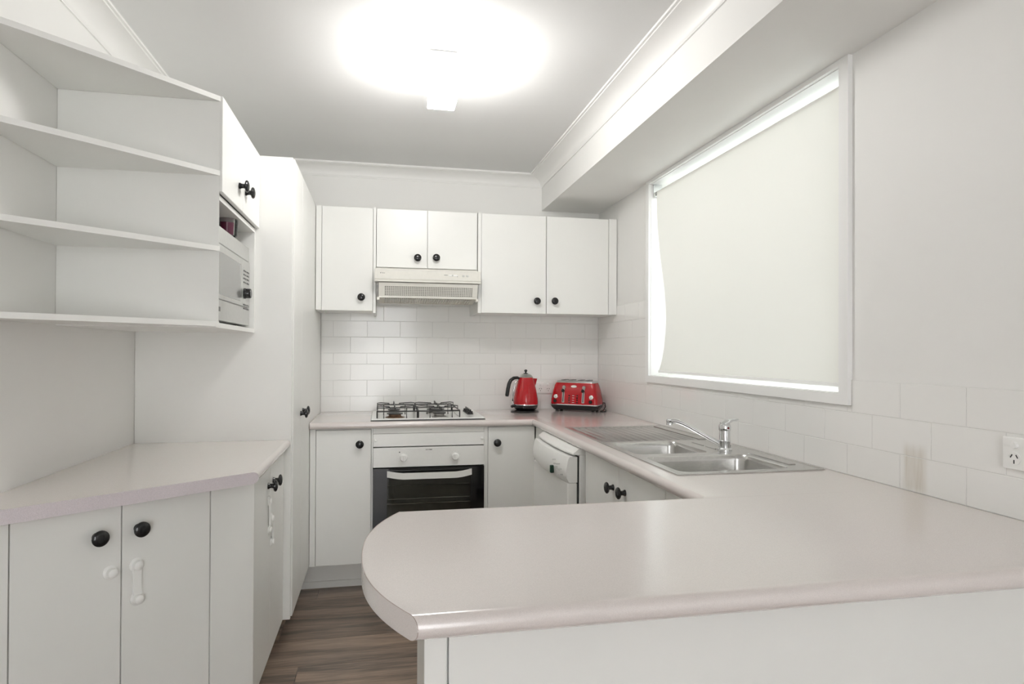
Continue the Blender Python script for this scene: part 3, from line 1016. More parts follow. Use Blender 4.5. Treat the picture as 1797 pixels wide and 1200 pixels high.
# printed frame, badge and switches
b = B()
zt, zb_ = 1.7195, 1.6755
yf = HFY - 0.0004
for (xa, xb, za, zb2) in ((-1.428, -0.868, zt, zt + 0.0008), (-1.428, -0.868, zb_, zb_ + 0.0008), (-1.428, -1.4272, zb_, zt), (-0.8688, -0.868, zb_, zt)):
    b.box(xa, xb, yf, HFY + 0.001, za, zb2)
b.build('printed_border', 'markl', fa)
b = B().box(-1.414, -1.409, yf, HFY + 0.001, 1.700, 1.705)
b.box(-1.404, -1.3995, yf, HFY + 0.001, 1.7005, 1.7045).box(-1.398, -1.388, yf, HFY + 0.001, 1.7005, 1.703)
b.build('badge', 'mark', fa)
sw = B().box(-1.035, -0.985, HFY - 0.002, HFY + 0.001, 1.694, 1.702, 0.0008).build('fan_slider', 'plastic', hd)
B().box(-1.018, -1.010, HFY - 0.005, HFY, 1.6935, 1.7025, 0.0008).build('slider_tab', 'plastic2', hd)
for xx in (-0.958, -0.936):
    B().box(xx, xx + 0.012, HFY - 0.004, HFY + 0.001, 1.692, 1.703, 0.0008).build('switch', 'plastic2', hd)
b = B().box(-1.062, -1.042, yf, HFY + 0.001, 1.698, 1.7005).box(-0.988, -0.985, yf, HFY + 0.001, 1.690, 1.7035)
b.build('printed_scale', 'mark', fa, kind='stuff')
# visor: frame with perforated sheet, tilted; grey sheet added behind stands in for shade in the holes
B().box(HX0 + 0.002, HX1 - 0.002, -0.345, -0.332, 1.575, 1.654).build('hole_shade_sheet', 'alum', hd)
VX0, VX1 = HX0 + 0.014, HX1 - 0.010
def vis(u, w):
    """u 0..1 across, w 0..1 from top to bottom of the tilted plate"""
    x = VX0 + (VX1 - VX0) * u
    return (x, -0.420 + 0.030 * w, 1.651 - 0.080 * w)
def perforated(name, P, u0, u1, w0, w1, nu, nw, fr_u, fr_w, m):
    b = B()
    # outer frame
    def quad(a0, a1, c0, c1):
        vs = [b.bm.verts.new(P(*q)) for q in ((a0, c0), (a1, c0), (a1, c1), (a0, c1))]
        b.bm.faces.new(vs)
    quad(0, 1, 0, w0); quad(0, 1, w1, 1); quad(0, u0, w0, w1); quad(u1, 1, w0, w1)
    du, dw2 = (u1 - u0) / nu, (w1 - w0) / nw
    for j in range(nw):
        c0 = w0 + j * dw2
        quad(u0, u1, c0, c0 + dw2 * fr_w)
        for i in range(nu):
            a0 = u0 + i * du
            quad(a0, a0 + du * fr_u, c0 + dw2 * fr_w, c0 + dw2)
    bmesh.ops.remove_doubles(b.bm, verts=b.bm.verts, dist=1e-6)
    r = bmesh.ops.solidify(b.bm, geom=list(b.bm.faces), thickness=0.0015)
    return b.build(name, m, hd)
pf = perforated('perforated_visor', vis, 0.055, 0.945, 0.20, 0.86, 47, 6, 0.40, 0.38, 'cream')
pf['kind'] = 'stuff'
def vis2(u, w):
    x = VX0 + (VX1 - VX0) * u
    return (x, -0.3895 + 0.20 * w, 1.5705 - 0.017 * w)
pf2 = perforated('slotted_filter', vis2, 0.055, 0.945, 0.03, 0.93, 47, 1, 0.5, 0.02, 'creamd')
pf2['kind'] = 'stuff'
B().box(VX0 + 0.01, VX1 - 0.01, -0.328, -0.19, 1.580, 1.5985).build('grease_filter', 'alum', hd)
for (xa, xb) in ((VX0 - 0.002, VX0), (VX1, VX1 + 0.002)):
    b = B()
    pr = [(-0.420, 1.651), (-0.389, 1.570), (-0.34, 1.566), (-0.34, 1.651)]
    b.poly([(x, y, z) for x in (xa, xb) for y, z in pr], [(0, 1, 2, 3), (7, 6, 5, 4), (0, 4, 5, 1), (1, 5, 6, 2), (2, 6, 7, 3), (3, 7, 4, 0)])
    b.build('visor_cheek', 'blackm', hd)
for xx in (HX0 + 0.004, HX1 - 0.018):
    B().box(xx, xx + 0.016, -0.392, -0.335, 1.556, 1.572, 0.002).build('hinge_block', 'cream', hd)

# ------------------------------------------------------------------ oven
ov = thing('oven', 'built-in white oven with black glass door under the gas hob', 'oven', (-1.15, -0.3, 0.16))
OX0, OX1 = -1.4445, -0.8545
OF = -0.580
B().box(OX0 + 0.01, OX1 - 0.01, -0.46, -0.03, 0.20, 0.76).build('cavity', 'ovenin', ov)
B().box(-1.4535, -1.4455, BF, -0.02, 0.156, BZ1).build('side_stile', 'cab', ov)
B().box(-0.8535, -0.8335, BF, -0.02, 0.156, BZ1).build('side_stile', 'cab', ov)
B().box(OX0, OX1, BF, -0.45, 0.836, BZ1).build('top_rail', 'cab', ov)
tp = B().box(OX0, OX1, OF + 0.006, -0.45, 0.767, 0.834, 0.0012).build('trim_panel', 'plastic', ov)
for xx in (OX0 + 0.012, OX1 - 0.012):
    B().lathe([(0.008, 0), (0.0075, 0.004), (0.005, 0.006), (0, 0.0065)], 16, axis_mtx((xx, OF + 0.006, 0.800), (0, -1, 0))).build('screw_cap', 'plastic', tp, smooth=True)
cpn = B().box(OX0, OX1, OF, -0.455, 0.658, 0.761, 0.0015).build('control_panel', 'enamel', ov)
for xx in (-1.287, -1.012):
    kb = B().lathe([(0.020, 0), (0.0205, 0.004), (0.0185, 0.006), (0.0165, 0.018), (0.0150, 0.021), (0, 0.021)], 26, axis_mtx((xx, OF, 0.707), (0, -1, 0))).build('control_knob', 'plastic', cpn, smooth=True)
    B().box(xx - 0.0032, xx + 0.0032, OF - 0.027, OF - 0.018, 0.692, 0.722, 0.0012).build('grip', 'plastic', kb)
B().lathe([(0.0026, 0), (0.0026, 0.0012)], 12, axis_mtx((-1.308, OF, 0.737), (0, -1, 0))).build('indicator_light', 'black', cpn)
b = B()
for k, w in enumerate((0.006, 0.006, 0.009, 0.007)):
    b.box(-1.170 + k * 0.009, -1.170 + k * 0.009 + w, OF - 0.0004, OF + 0.001, 0.745, 0.7495)
b.build('badge', 'mark', cpn)
b = B()
for xc, n_ in ((-1.287, 9), (-1.012, 9)):
    for k in range(n_):
        a = R(-130 + 260 * k / (n_ - 1))
        px_, pz = xc + 0.029 * math.sin(a), 0.707 + 0.029 * math.cos(a)
        b.box(px_ - 0.0012, px_ + 0.0012, OF - 0.0004, OF + 0.001, pz - 0.0012, pz + 0.0012)
b.build('dial_marks', 'markl', cpn, kind='stuff')
od = B()
od.box(OX0, OX1, OF, -0.555, 0.600, 0.652).box(OX0, OX1, OF, -0.555, 0.18, 0.25)
od.box(OX0, -1.372, OF, -0.555, 0.25, 0.600).box(-0.928, OX1, OF, -0.555, 0.25, 0.600)
odo = od.build('door', 'ovenglass', ov)
B().box(-1.372, -0.928, OF + 0.0005, OF + 0.004, 0.25, 0.600).build('glass_pane', 'smoke', odo)
B().box(-1.372, -0.928, -0.50, -0.46, 0.25, 0.60).build('inner_back', 'ovenin', odo)
for zz, yy in ((0.455, -0.545), (0.475, -0.515), (0.548, -0.52)):
    B().tube([(-1.371, yy, zz), (-0.929, yy, zz)], 0.0028, 8).build('rack_rail', 'steel', odo)
for xx in (OX0 + 0.016, OX1 - 0.016):
    B().lathe([(0.0028, 0), (0.0028, 0.001)], 10, axis_mtx((xx, OF, 0.31), (0, -1, 0))).build('door_screw', 'steel', odo)
# arched flat handle
b = B()
hx0, hx1 = -1.372, -0.924
nn = 16
vs = []
for k in range(nn + 1):
    u = k / nn
    x = hx0 + (hx1 - hx0) * u
    bow = 1 - (2 * u - 1) ** 2
    y0 = OF - 0.012 - 0.030 * min(1, bow * 1.8)
    zc = 0.624 - 0.008 * min(1, bow * 1.8)
    vs.append([b.bm.verts.new(q) for q in ((x, y0, zc + 0.016), (x, y0, zc - 0.016), (x, y0 + 0.010, zc - 0.016), (x, y0 + 0.010, zc + 0.016))])
for a, c in zip(vs, vs[1:]):
    for k in range(4):
        b.bm.faces.new((a[k], a[(k + 1) % 4], c[(k + 1) % 4], c[k]))
b.bm.faces.new(vs[0]); b.bm.faces.new(list(reversed(vs[-1])))
b.box(hx0, hx0 + 0.014, OF - 0.013, OF, 0.610, 0.638).box(hx1 - 0.014, hx1, OF - 0.013, OF, 0.610, 0.638)
b.build('handle', 'enamel', odo, smooth=True)

# ------------------------------------------------------------------ gas hob
hb = thing('gas_hob', 'white enamel gas hob with black pan supports set in the bench', 'hob', (-1.15, -0.31, ZB))
QX0, QX1, QY0, QY1 = -1.456, -0.848, -0.556, -0.066
ZH = ZB + 0.012
b = B().box(QX0 - 0.003, QX1 + 0.003, QY0 - 0.003, QY1 + 0.003, ZB - 0.0005, ZB + 0.004, 0.001)
b.build('seal', 'blackm', hb)
wx1 = QX1 - 0.130
b = B()
b.box(QX0, QX1, QY0, QY0 + 0.028, ZB + 0.004, ZH, 0.003, 2).box(QX0, QX1, QY1 - 0.028, QY1, ZB + 0.004, ZH, 0.003, 2)
b.box(QX0, QX0 + 0.028, QY0 + 0.02, QY1 - 0.02, ZB + 0.004, ZH, 0.003, 2).box(wx1, QX1, QY0 + 0.02, QY1 - 0.02, ZB + 0.004, ZH, 0.003, 2)
b.box(QX0 + 0.01, wx1 + 0.01, QY0 + 0.01, QY1 - 0.01, ZB + 0.003, ZB + 0.006)
b.build('hob_plate', 'enamel', hb)
burn = [(-1.330, -0.425, 0.034, 'rust'), (-1.330, -0.195, 0.028, 'alum'), (-1.085, -0.425, 0.028, 'alum'), (-1.085, -0.195, 0.040, 'alum')]
for bx, by_, br, mm in burn:
    bn = B().lathe([(br * 1.55, 0), (br * 1.5, 0.003), (br * 1.1, 0.006), (br, 0.008), (br, 0.017), (br * 1.15, 0.019), (0, 0.019)], 28, Matrix.Translation((bx, by_, ZB + 0.006))).build('burner', mm, hb, smooth=True)
    B().lathe([(br * 1.3, 0.019), (br * 1.28, 0.023), (br * 0.9, 0.026), (0, 0.027)], 28, Matrix.Translation((bx, by_, ZB + 0.006))).build('burner_cap', 'iron', bn, smooth=True)
ZT = ZB + 0.066
for half, (gx0, gx1) in enumerate(((QX0 + 0.030, -1.212), (-1.206, wx1 - 0.004))):
    b = B()
    gy0, gy1 = QY0 + 0.035, QY1 - 0.035
    r_ = 0.0032
    ring = [(gx0, gy0), (gx1, gy0), (gx1, gy1), (gx0, gy1)]
    zr = ZB + 0.048
    for i in range(4):
        a, c = ring[i], ring[(i + 1) % 4]
        b.tube([(a[0], a[1], zr), (c[0], c[1], zr)], r_, 8)
    gxc = (gx0 + gx1) / 2
    for (px_, py_) in ((gx0, gy0), (gx1, gy0), (gx1, gy1), (gx0, gy1)):
        b.tube([(px_, py_, ZB + 0.008), (px_, py_, zr)], r_, 8)
    for bx, by_, br, mm in burn:
        if gx0 < bx < gx1:
            for (sx, sy) in ((1, 0), (-1, 0), (0, 1), (0, -1)):
                ox = gx1 if sx > 0 else gx0 if sx < 0 else bx
                oy = by_ + sy * 0.112 if sy else by_
                b.tube([(ox, oy, zr - 0.002), (ox, oy, ZT), (ox - sx * 0.02, oy - sy * 0.02, ZT + 0.002), (bx + sx * 0.03, by_ + sy * 0.03, ZT - 0.002), (bx + sx * 0.026, by_ + sy * 0.026, ZT - 0.012)], 0.0029, 8)
            for sy in (-1, 1):
                b.tube([(gx0, by_ + sy * 0.112, zr), (gx1, by_ + sy * 0.112, zr)], 0.0029, 8)
            for sx in (-1, 1):
                b.tube([(bx + sx * 0.06, by_ - 0.112, ZB + 0.009), (bx + sx * 0.06, by_ - 0.112, ZT), (bx + sx * 0.052, by_ - 0.09, ZT + 0.001)], 0.0029, 8)
    b.build('pan_support', 'iron', hb, smooth=True)
for k, (kx, ky) in enumerate(((-0.905, -0.38), (-0.905, -0.32), (-0.905, -0.26), (-0.905, -0.20))):
    kb = B().lathe([(0.019, 0), (0.019, 0.004), (0.0155, 0.006), (0.0145, 0.018), (0, 0.019)], 22, Matrix.Translation((kx, ky, ZH - 0.0005))).build('control_knob', 'blackm', hb, smooth=True)
    B().box(kx - 0.0035, kx + 0.0035, ky - 0.016, ky + 0.016, ZH + 0.017, ZH + 0.028, 0.0015).build('grip', 'black', kb)

# ------------------------------------------------------------------ dishwasher
dwt = thing('dishwasher', 'white freestanding dishwasher with bowed front pushed under the bench', 'dishwasher', (-0.35, -1.1, 0))
DY0, DY1 = -1.418, -0.822
B().box(-0.585, -0.03, DY0, DY1, 0.09, 0.838, 0.003).build('case', 'plastic', dwt)
B().box(-0.54, -0.05, DY0 + 0.02, DY1 - 0.02, 0.0, 0.09).build('plinth', 'blackm', dwt)
def bowed(y0, y1, z0, z1, xend, xmid, xback, name, m, chamf=0.0, seg=14, bulge=None):
    """slab with a bowed front towards -X; chamf lowers the front top edge"""
    b = B()
    rows_ = []
    for k in range(seg + 1):
        u = k / seg
        yy = y0 + (y1 - y0) * u
        xx = xend + (xmid - xend) * (1 - (2 * u - 1) ** 2)
        prof = [(xback, z0), (xx, z0), (xx, z1 - chamf), (xx + chamf * 1.3, z1), (xback, z1)]
        if bulge:
            prof = [(xback, z0), (xx + 0.010, z0), (xx, z0 + 0.02), (xx - 0.002, (z0 + z1) / 2), (xx + 0.006, z1 - 0.012), (xx + 0.012, z1), (xback, z1)]
        rows_.append([b.bm.verts.new((x, yy, z)) for x, z in prof])
    n_ = len(rows_[0])
    for a, c in zip(rows_, rows_[1:]):
        for k in range(n_):
            b.bm.faces.new((a[k], a[(k + 1) % n_], c[(k + 1) % n_], c[k]))
    b.bm.faces.new(rows_[0]); b.bm.faces.new(list(reversed(rows_[-1])))
    return b.build(name, m, dwt, smooth=True)
bowed(DY0, DY1, 0.8385, 0.8625, -0.612, -0.628, -0.52, 'lid', 'plastic', chamf=0.018)
cpd = bowed(DY0 + 0.002, DY1 - 0.002, 0.722, 0.830, -0.640, -0.662, -0.594, 'control_panel', 'plastic', bulge=True)
B().box(-0.637, -0.594, DY0 + 0.002, DY1 - 0.002, 0.10, 0.7205, 0.004).build('door', 'plastic', dwt)
B().box(-0.594, -0.586, DY0 + 0.006, DY1 - 0.006, 0.10, 0.832).build('door_seal', 'blackm', dwt)
b = B()
for k, (yy, zz) in enumerate(((-1.30, 0.785), (-1.32, 0.775), (-1.345, 0.765), (-1.365, 0.772), (-1.285, 0.800), (-1.34, 0.79), (-1.375, 0.75))):
    b.box(-0.666, -0.640, yy - 0.002, yy + 0.002, zz - 0.0025, zz + 0.0025)
b.build('printed_marks', 'markl', cpd, kind='stuff')
for k in range(2):
    yy = -1.318 - k * 0.022
    B().lathe([(0.005, 0), (0.005, 0.004), (0, 0.005)], 14, axis_mtx((-0.650, yy, 0.768), (-1, 0, 0))).build('button', 'plastic2', cpd)
B().box(-0.672, -0.655, -1.276, -1.258, 0.738, 0.772, 0.003).build('dial_pointer', 'green', cpd, label='small dark green tab')
B().box(-0.6445, -0.620, -1.18, -1.05, 0.719, 0.7225).build('handle_recess', 'plastic2', dwt)

# ------------------------------------------------------------------ sink
sn = thing('double_sink', 'stainless steel double bowl sink with ribbed drainer set in the bench', 'sink', (-0.28, -1.6, ZB))
SX0, SX1, SY0, SY1 = -0.522, -0.024, -2.188, -1.006
ZS = ZB + 0.0035
def rrect(x0, x1, y0, y1, r, n=6):
    pts = []
    for cx, cy, a0 in ((x1 - r, y1 - r, 0), (x0 + r, y1 - r, 90), (x0 + r, y0 + r, 180), (x1 - r, y0 + r, 270)):
        for k in range(n + 1):
            a = R(a0 + 90 * k / n)
            pts.append((cx + r * math.cos(a), cy + r * math.sin(a)))
    return pts
def rect_loop(x0, x1, y0, y1, n=6):
    """same count as rrect, points on the rectangle"""
    pts = []
    for cx, cy, a0 in ((x1, y1, 0), (x0, y1, 90), (x0, y0, 180), (x1, y0, 270)):
        pts += [(cx, cy)] * (n + 1)
    return pts
def patch(b, rect, hole, r, z):
    inner = rrect(*hole, r)
    x0, x1, y0, y1 = rect
    iv = [b.bm.verts.new((x, y, z)) for x, y in inner]
    corners = [b.bm.verts.new((x, y, z)) for x, y in ((x1, y1), (x0, y1), (x0, y0), (x1, y0))]
    n = 7
    N_ = len(iv)
    for c in range(4):
        for k in range(n - 1):
            b.bm.faces.new((iv[c * n + k], iv[c * n + k + 1], corners[c]))
        j = ((c + 1) * n) % N_
        b.bm.faces.new((iv[c * n + n - 1], iv[j], corners[(c + 1) % 4], corners[c]))
    return iv
# top plate
bowl1 = (-0.500, -0.212, -1.822, -1.534)
bowl2 = (-0.498, -0.112, -2.158, -1.874)
b = B()
YM = -1.848
i1_ = patch(b, (SX0, SX1, YM, -1.515), bowl1, 0.032, ZS)
i2_ = patch(b, (SX0, SX1, SY0, YM), bowl2, 0.038, ZS)
def bowl_down(b, iv, hole, r, depth):
    prev = iv
    x0, x1, y0, y1 = hole
    for (ins, dz, rr) in ((0.003, -0.004, r), (0.006, -0.02, r), (0.010, -depth + 0.03, r), (0.018, -depth + 0.008, r), (0.035, -depth, r * 0.7)):
        lp = [b.bm.verts.new((x, y, ZS + dz)) for x, y in rrect(x0 + ins, x1 - ins, y0 + ins, y1 - ins, rr)]
        for k in range(len(lp)):
            j = (k + 1) % len(lp)
            b.bm.faces.new((prev[k], prev[j], lp[j], lp[k]))
        prev = lp
    b.bm.faces.new(prev)
bowl_down(b, i1_, bowl1, 0.032, 0.15)
bowl_down(b, i2_, bowl2, 0.038, 0.17)
bmesh.ops.remove_doubles(b.bm, verts=b.bm.verts, dist=1e-6)
b.build('bowls', 'steel', sn, smooth=True, recalc=False)
for (cx, cy, zz) in ((-0.354, -1.678, ZS - 0.15), (-0.305, -2.014, ZS - 0.17)):
    B().lathe([(0.042, 0.0005), (0.040, 0.003), (0.030, 0.002), (0.028, -0.001), (0, -0.001)], 28, Matrix.Translation((cx, cy, zz))).build('waste', 'chrome', sn, smooth=True)
# drainer: recessed tray with ribs running along the bench
b = B()
dx0, dx1, dy0, dy1 = -0.498, -0.098, -1.500, -1.030
prof = [(SX0, ZS), (dx0, ZS), (dx0 + 0.006, ZS - 0.0035)]
nr = 11
for k in range(nr):
    xc = dx0 + 0.022 + (dx1 - dx0 - 0.044) * k / (nr - 1)
    prof += [(xc - 0.007, ZS - 0.0035), (xc - 0.003, ZS - 0.001), (xc + 0.003, ZS - 0.001), (xc + 0.007, ZS - 0.0035)]
prof += [(dx1 - 0.006, ZS - 0.0035), (dx1, ZS), (SX1, ZS)]
stations = [(-1.515, 0), (dy0, 0), (dy0 + 0.010, 1), (dy1 - 0.010, 1), (dy1, 0), (SY1, 0)]
rows_ = []
for yy, f in stations:
    rows_.append([b.bm.verts.new((x, yy, ZS + (z - ZS) * f)) for x, z in prof])
for a, c in zip(rows_, rows_[1:]):
    for k in range(len(prof) - 1):
        b.bm.faces.new((a[k], a[k + 1], c[k + 1], c[k]))
for f in b.bm.faces:
    f.normal_update()
    if f.normal.z < 0:
        f.normal_flip()
b.build('drainer', 'steel', sn, smooth=True, recalc=False)
# rolled rim
b = B()
for (xa, xb, ya, yb) in ((SX0 - 0.004, SX0 + 0.003, SY0, SY1), (SX1 - 0.003, SX1 + 0.004, SY0, SY1), (SX0 - 0.004, SX1 + 0.004, SY0 - 0.004, SY0 + 0.003), (SX0 - 0.004, SX1 + 0.004, SY1 - 0.003, SY1 + 0.004)):
    b.box(xa, xb, ya, yb, ZB - 0.0005, ZS + 0.001, 0.0012)
b.build('rim', 'steel', sn)
# raised back ledge with two pressed bars
for (xa, xb, ya, yb, zz) in ((-0.155, -0.148, -1.66, -1.57, 0.0025), (-0.155, -0.148, -1.755, -1.68, 0.0025), (-0.085, -0.050, -1.50, -1.05, 0.004), (-0.085, -0.060, -2.10, -1.86, 0.003)):
    B().box(xa, xb, ya, yb, ZS - 0.001, ZS + zz, 0.001).build('pressed_bar', 'steel', sn)

# mixer tap
tp_ = thing('mixer_tap', 'chrome lever mixer tap with swivel spout behind the sink bowls', 'tap', (-0.128, -1.779, ZS))
tx, ty = -0.128, -1.779
mt = Matrix.Translation((tx, ty, ZS - 0.0005))
B().lathe([(0.027, 0), (0.027, 0.004), (0.024, 0.007), (0.0215, 0.010), (0.0215, 0.032), (0.0222, 0.034), (0.0222, 0.036), (0.0205, 0.038), (0.0195, 0.074), (0.0, 0.074)], 28, mt).build('tap_body', 'chrome', tp_, smooth=True)
cap = B().lathe([(0.0212, 0.0745), (0.0222, 0.078), (0.0222, 0.092), (0.019, 0.100), (0.010, 0.105), (0, 0.106)], 28, mt).build('tap_head', 'chrome', tp_, smooth=True)
B().lathe([(0.0042, 0), (0.0042, 0.002), (0, 0.002)], 14, axis_mtx((tx + 0.001, ty - 0.0215, ZS + 0.085), (0.05, -1, 0.1))).build('hot_cold_dot', 'redspot', cap)
b = B()
b.tube([(tx - 0.012, ty, ZS + 0.094), (tx + 0.006, ty - 0.004, ZS + 0.106), (tx + 0.026, ty - 0.008, ZS + 0.114), (tx + 0.048, ty - 0.012, ZS + 0.116)], [0.013, 0.011, 0.007, 0.004], 12, flat=1.2)
b.build('lever', 'chrome', tp_, smooth=True)
dirx, diry = (-0.302 - tx), (-1.676 - ty)
ln = math.hypot(dirx, diry); ux, uy = dirx / ln, diry / ln
def sp(s, z):
    return (tx + ux * s, ty + uy * s, ZB + z)
b = B().tube([sp(0.005, 0.020), sp(0.04, 0.037), sp(0.09, 0.064), sp(0.13, 0.086), sp(0.155, 0.098), sp(0.175, 0.1045), sp(0.192, 0.106), sp(0.200, 0.105)], 0.0098, 14)
b.build('spout', 'chrome', tp_, smooth=True)
e = sp(0.203, 0.0)
B().lathe([(0.0125, 0.090), (0.0125, 0.098), (0.0115, 0.100), (0.0125, 0.102), (0.0125, 0.110), (0.010, 0.113), (0, 0.113)], 20, Matrix.Translation(e)).build('aerator', 'chrome', tp_, smooth=True)

# ------------------------------------------------------------------ kettle
KX, KY = -0.530, -0.170
kt = thing('kettle', 'glossy red retro kettle with black handle on the back bench', 'kettle', (KX, KY, ZB))
mt = Matrix.Translation((KX, KY, ZB))
B().lathe([(0.086, 0), (0.088, 0.004), (0.084, 0.009), (0.070, 0.013), (0, 0.013)], 36, Matrix.Translation((KX - 0.006, KY, ZB))).build('power_base', 'black', kt, smooth=True)
B().lathe([(0.055, 0.013), (0.064, 0.017), (0.072, 0.026), (0.0755, 0.040), (0.0755, 0.044), (0, 0.044)], 36, mt).build('lower_ring', 'black', kt, smooth=True)
B().lathe([(0.0765, 0.0438), (0.078, 0.046), (0.0765, 0.0495), (0, 0.0495)], 36, mt).build('chrome_ring', 'chrome', kt, smooth=True)
B().lathe([(0.0755, 0.0492), (0.0762, 0.060), (0.0745, 0.085), (0.0695, 0.115), (0.0615, 0.150), (0.0530, 0.180), (0.0465, 0.202), (0.0435, 0.2125), (0, 0.2125)], 40, mt).build('body', 'red', kt, smooth=True)
B().lathe([(0.0450, 0.2120), (0.0460, 0.2145), (0.0440, 0.2170), (0.0420, 0.2185), (0.0340, 0.2290), (0.0220, 0.2345), (0.016, 0.2355), (0, 0.2355)], 36, mt).build('lid', 'steelw', kt, smooth=True)
B().lathe([(0.0150, 0.2352), (0.0140, 0.2385), (0.0060, 0.2405), (0.0040, 0.2430), (0.0045, 0.2450), (0.0085, 0.2490), (0.0098, 0.2535), (0.0085, 0.2580), (0.0045, 0.2610), (0, 0.2618)], 24, mt).build('lid_knob', 'black', kt, smooth=True)
def kp(u, z):
    # handle points left of the body, swung a little towards the camera
    return (KX - u * 0.975, KY - u * 0.22, ZB + z)
B().tube([kp(0.040, 0.205), kp(0.058, 0.211), kp(0.082, 0.209), kp(0.102, 0.196), kp(0.113, 0.175), kp(0.120, 0.145), kp(0.126, 0.108), kp(0.127, 0.098)], [0.0075, 0.0095, 0.0105, 0.011, 0.0115, 0.012, 0.0115, 0.009], 12, flat=1.15).build('handle', 'black', kt, smooth=True)
B().tube([kp(0.050, 0.198), kp(0.066, 0.190), kp(0.076, 0.165), kp(0.084, 0.120), kp(0.088, 0.070), kp(0.080, 0.044)], [0.004, 0.0045, 0.0045, 0.0045, 0.004, 0.004], 10).build('water_gauge', 'chrome', kt, smooth=True)
B().tube([kp(0.070, 0.043), kp(0.088, 0.038), kp(0.098, 0.034)], [0.009, 0.009, 0.007], 10).build('switch', 'black', kt, smooth=True)
b = B()
sp_ = [(0.040, 0.205, 0.020), (0.066, 0.206, 0.007), (0.050, 0.165, 0.010)]
def kq(u, w, z):
    return (KX + u * 0.97 - w * 0.24, KY + u * 0.24 + w * 0.97, ZB + z)
b.poly([kq(0.036, -0.024, 0.208), kq(0.036, 0.024, 0.208), kq(0.080, 0.0, 0.204), kq(0.055, -0.012, 0.140), kq(0.055, 0.012, 0.140)],
       [(0, 2, 1), (0, 3, 2), (1, 2, 4), (2, 3, 4), (0, 1, 4, 3)])
b.build('spout', 'red', kt)

# ------------------------------------------------------------------ toaster
TWD, TDP, TTH = 0.308, 0.150, R(37)
to = thing('toaster', 'red four-slice retro toaster with chrome top in the bench corner', 'toaster', (-0.197, -0.162, ZB), rz=-TTH)
def loft(levels, name, m, n=5, smooth=True, cap=True):
    """levels: (hx, hy, r, z)"""
    b = B()
    prev = None
    first = None
    for hx, hy, r_, z in levels:
        lp = [b.bm.verts.new((x, y, z)) for x, y in rrect(-hx, hx, -hy, hy, r_, n)]
        if prev:
            for k in range(len(lp)):
                j = (k + 1) % len(lp)
                b.bm.faces.new((prev[k], prev[j], lp[j], lp[k]))
        else:
            first = lp
        prev = lp
    b.bm.faces.new(list(reversed(first))); b.bm.faces.new(prev)
    return b.build(name, m, to, smooth=smooth, local=True)
hw, hp = TWD / 2, TDP / 2
loft([(hw - 0.018, hp - 0.018, 0.015, 0.010), (hw - 0.006, hp - 0.008, 0.018, 0.024), (hw, hp, 0.02, 0.040)], 'base', 'black')
loft([(hw + 0.001, hp + 0.001, 0.02, 0.0402), (hw + 0.002, hp + 0.002, 0.02, 0.043), (hw + 0.001, hp + 0.001, 0.02, 0.0462)], 'chrome_band', 'chrome')
TB, TTZ = 0.0464, 0.178
loft([(hw - 0.001, hp - 0.001, 0.02, TB), (hw - 0.003, hp - 0.003, 0.02, 0.075), (hw - 0.010, hp - 0.010, 0.02, 0.12), (hw - 0.019, hp - 0.018, 0.022, 0.16), (hw - 0.026, hp - 0.026, 0.022, TTZ)], 'body', 'red')
tpp = loft([(hw - 0.026, hp - 0.026, 0.02, TTZ + 0.0002), (hw - 0.030, hp - 0.030, 0.02, 0.190), (hw - 0.034, hp - 0.034, 0.018, 0.193)], 'top_plate', 'chrome')
for k in range(4):
    xx = (-0.080, -0.030, 0.030, 0.080)[k]
    B().box(xx - 0.013, xx + 0.013, -0.036, 0.036, 0.1925, 0.1955, 0.001).build('bread_slot', 'blackm', tpp, local=True)  # solid black boxes stand in for the shade inside open slots
def fy_(z):
    pts = [(TB, hp - 0.001), (0.075, hp - 0.003), (0.12, hp - 0.010), (0.16, hp - 0.018), (TTZ, hp - 0.026)]
    for (z0, y0), (z1, y1) in zip(pts, pts[1:]):
        if z <= z1:
            return -(y0 + (y1 - y0) * (z - z0) / (z1 - z0))
    return -pts[-1][1]
for xx in (-0.066, 0.064):
    b = B()
    w = 0.0075
    zs = (0.056, 0.08, 0.11, 0.14, 0.158)
    va = []
    for z in zs:
        va.append([b.bm.verts.new((xx + sx * w, fy_(z) - dy, z)) for sx, dy in ((-1, -0.002), (-1, 0.002), (1, 0.002), (1, -0.002))])
    for a, c in zip(va, va[1:]):
        for k in range(4):
            b.bm.faces.new((a[k], a[(k + 1) % 4], c[(k + 1) % 4], c[k]))
    b.bm.faces.new(va[0]); b.bm.faces.new(list(reversed(va[-1])))
    sl = b.build('lever_slot', 'steelw', to, local=True)
    b = B()
    for z0, z1 in ((0.060, 0.09), (0.09, 0.135)):
        b.poly([(xx - 0.003, fy_(z0) - 0.003, z0), (xx + 0.003, fy_(z0) - 0.003, z0), (xx + 0.003, fy_(z1) - 0.003, z1), (xx - 0.003, fy_(z1) - 0.003, z1)], [(0, 1, 2, 3)])
    b.build('slot_groove', 'blackm', sl, local=True)
    B().tube([(xx, fy_(0.128) - 0.002, 0.130), (xx, fy_(0.128) - 0.014, 0.132), (xx, fy_(0.128) - 0.020, 0.126)], [0.008, 0.010, 0.008], 12).build('lever', 'black', to, local=True, smooth=True)
    B().tube([(xx + 0.002, fy_(0.15) - 0.001, 0.150), (xx + 0.002, fy_(0.15) - 0.007, 0.149)], [0.012, 0.009], 14).build('lever_boss', 'steelw', to, local=True, smooth=True)
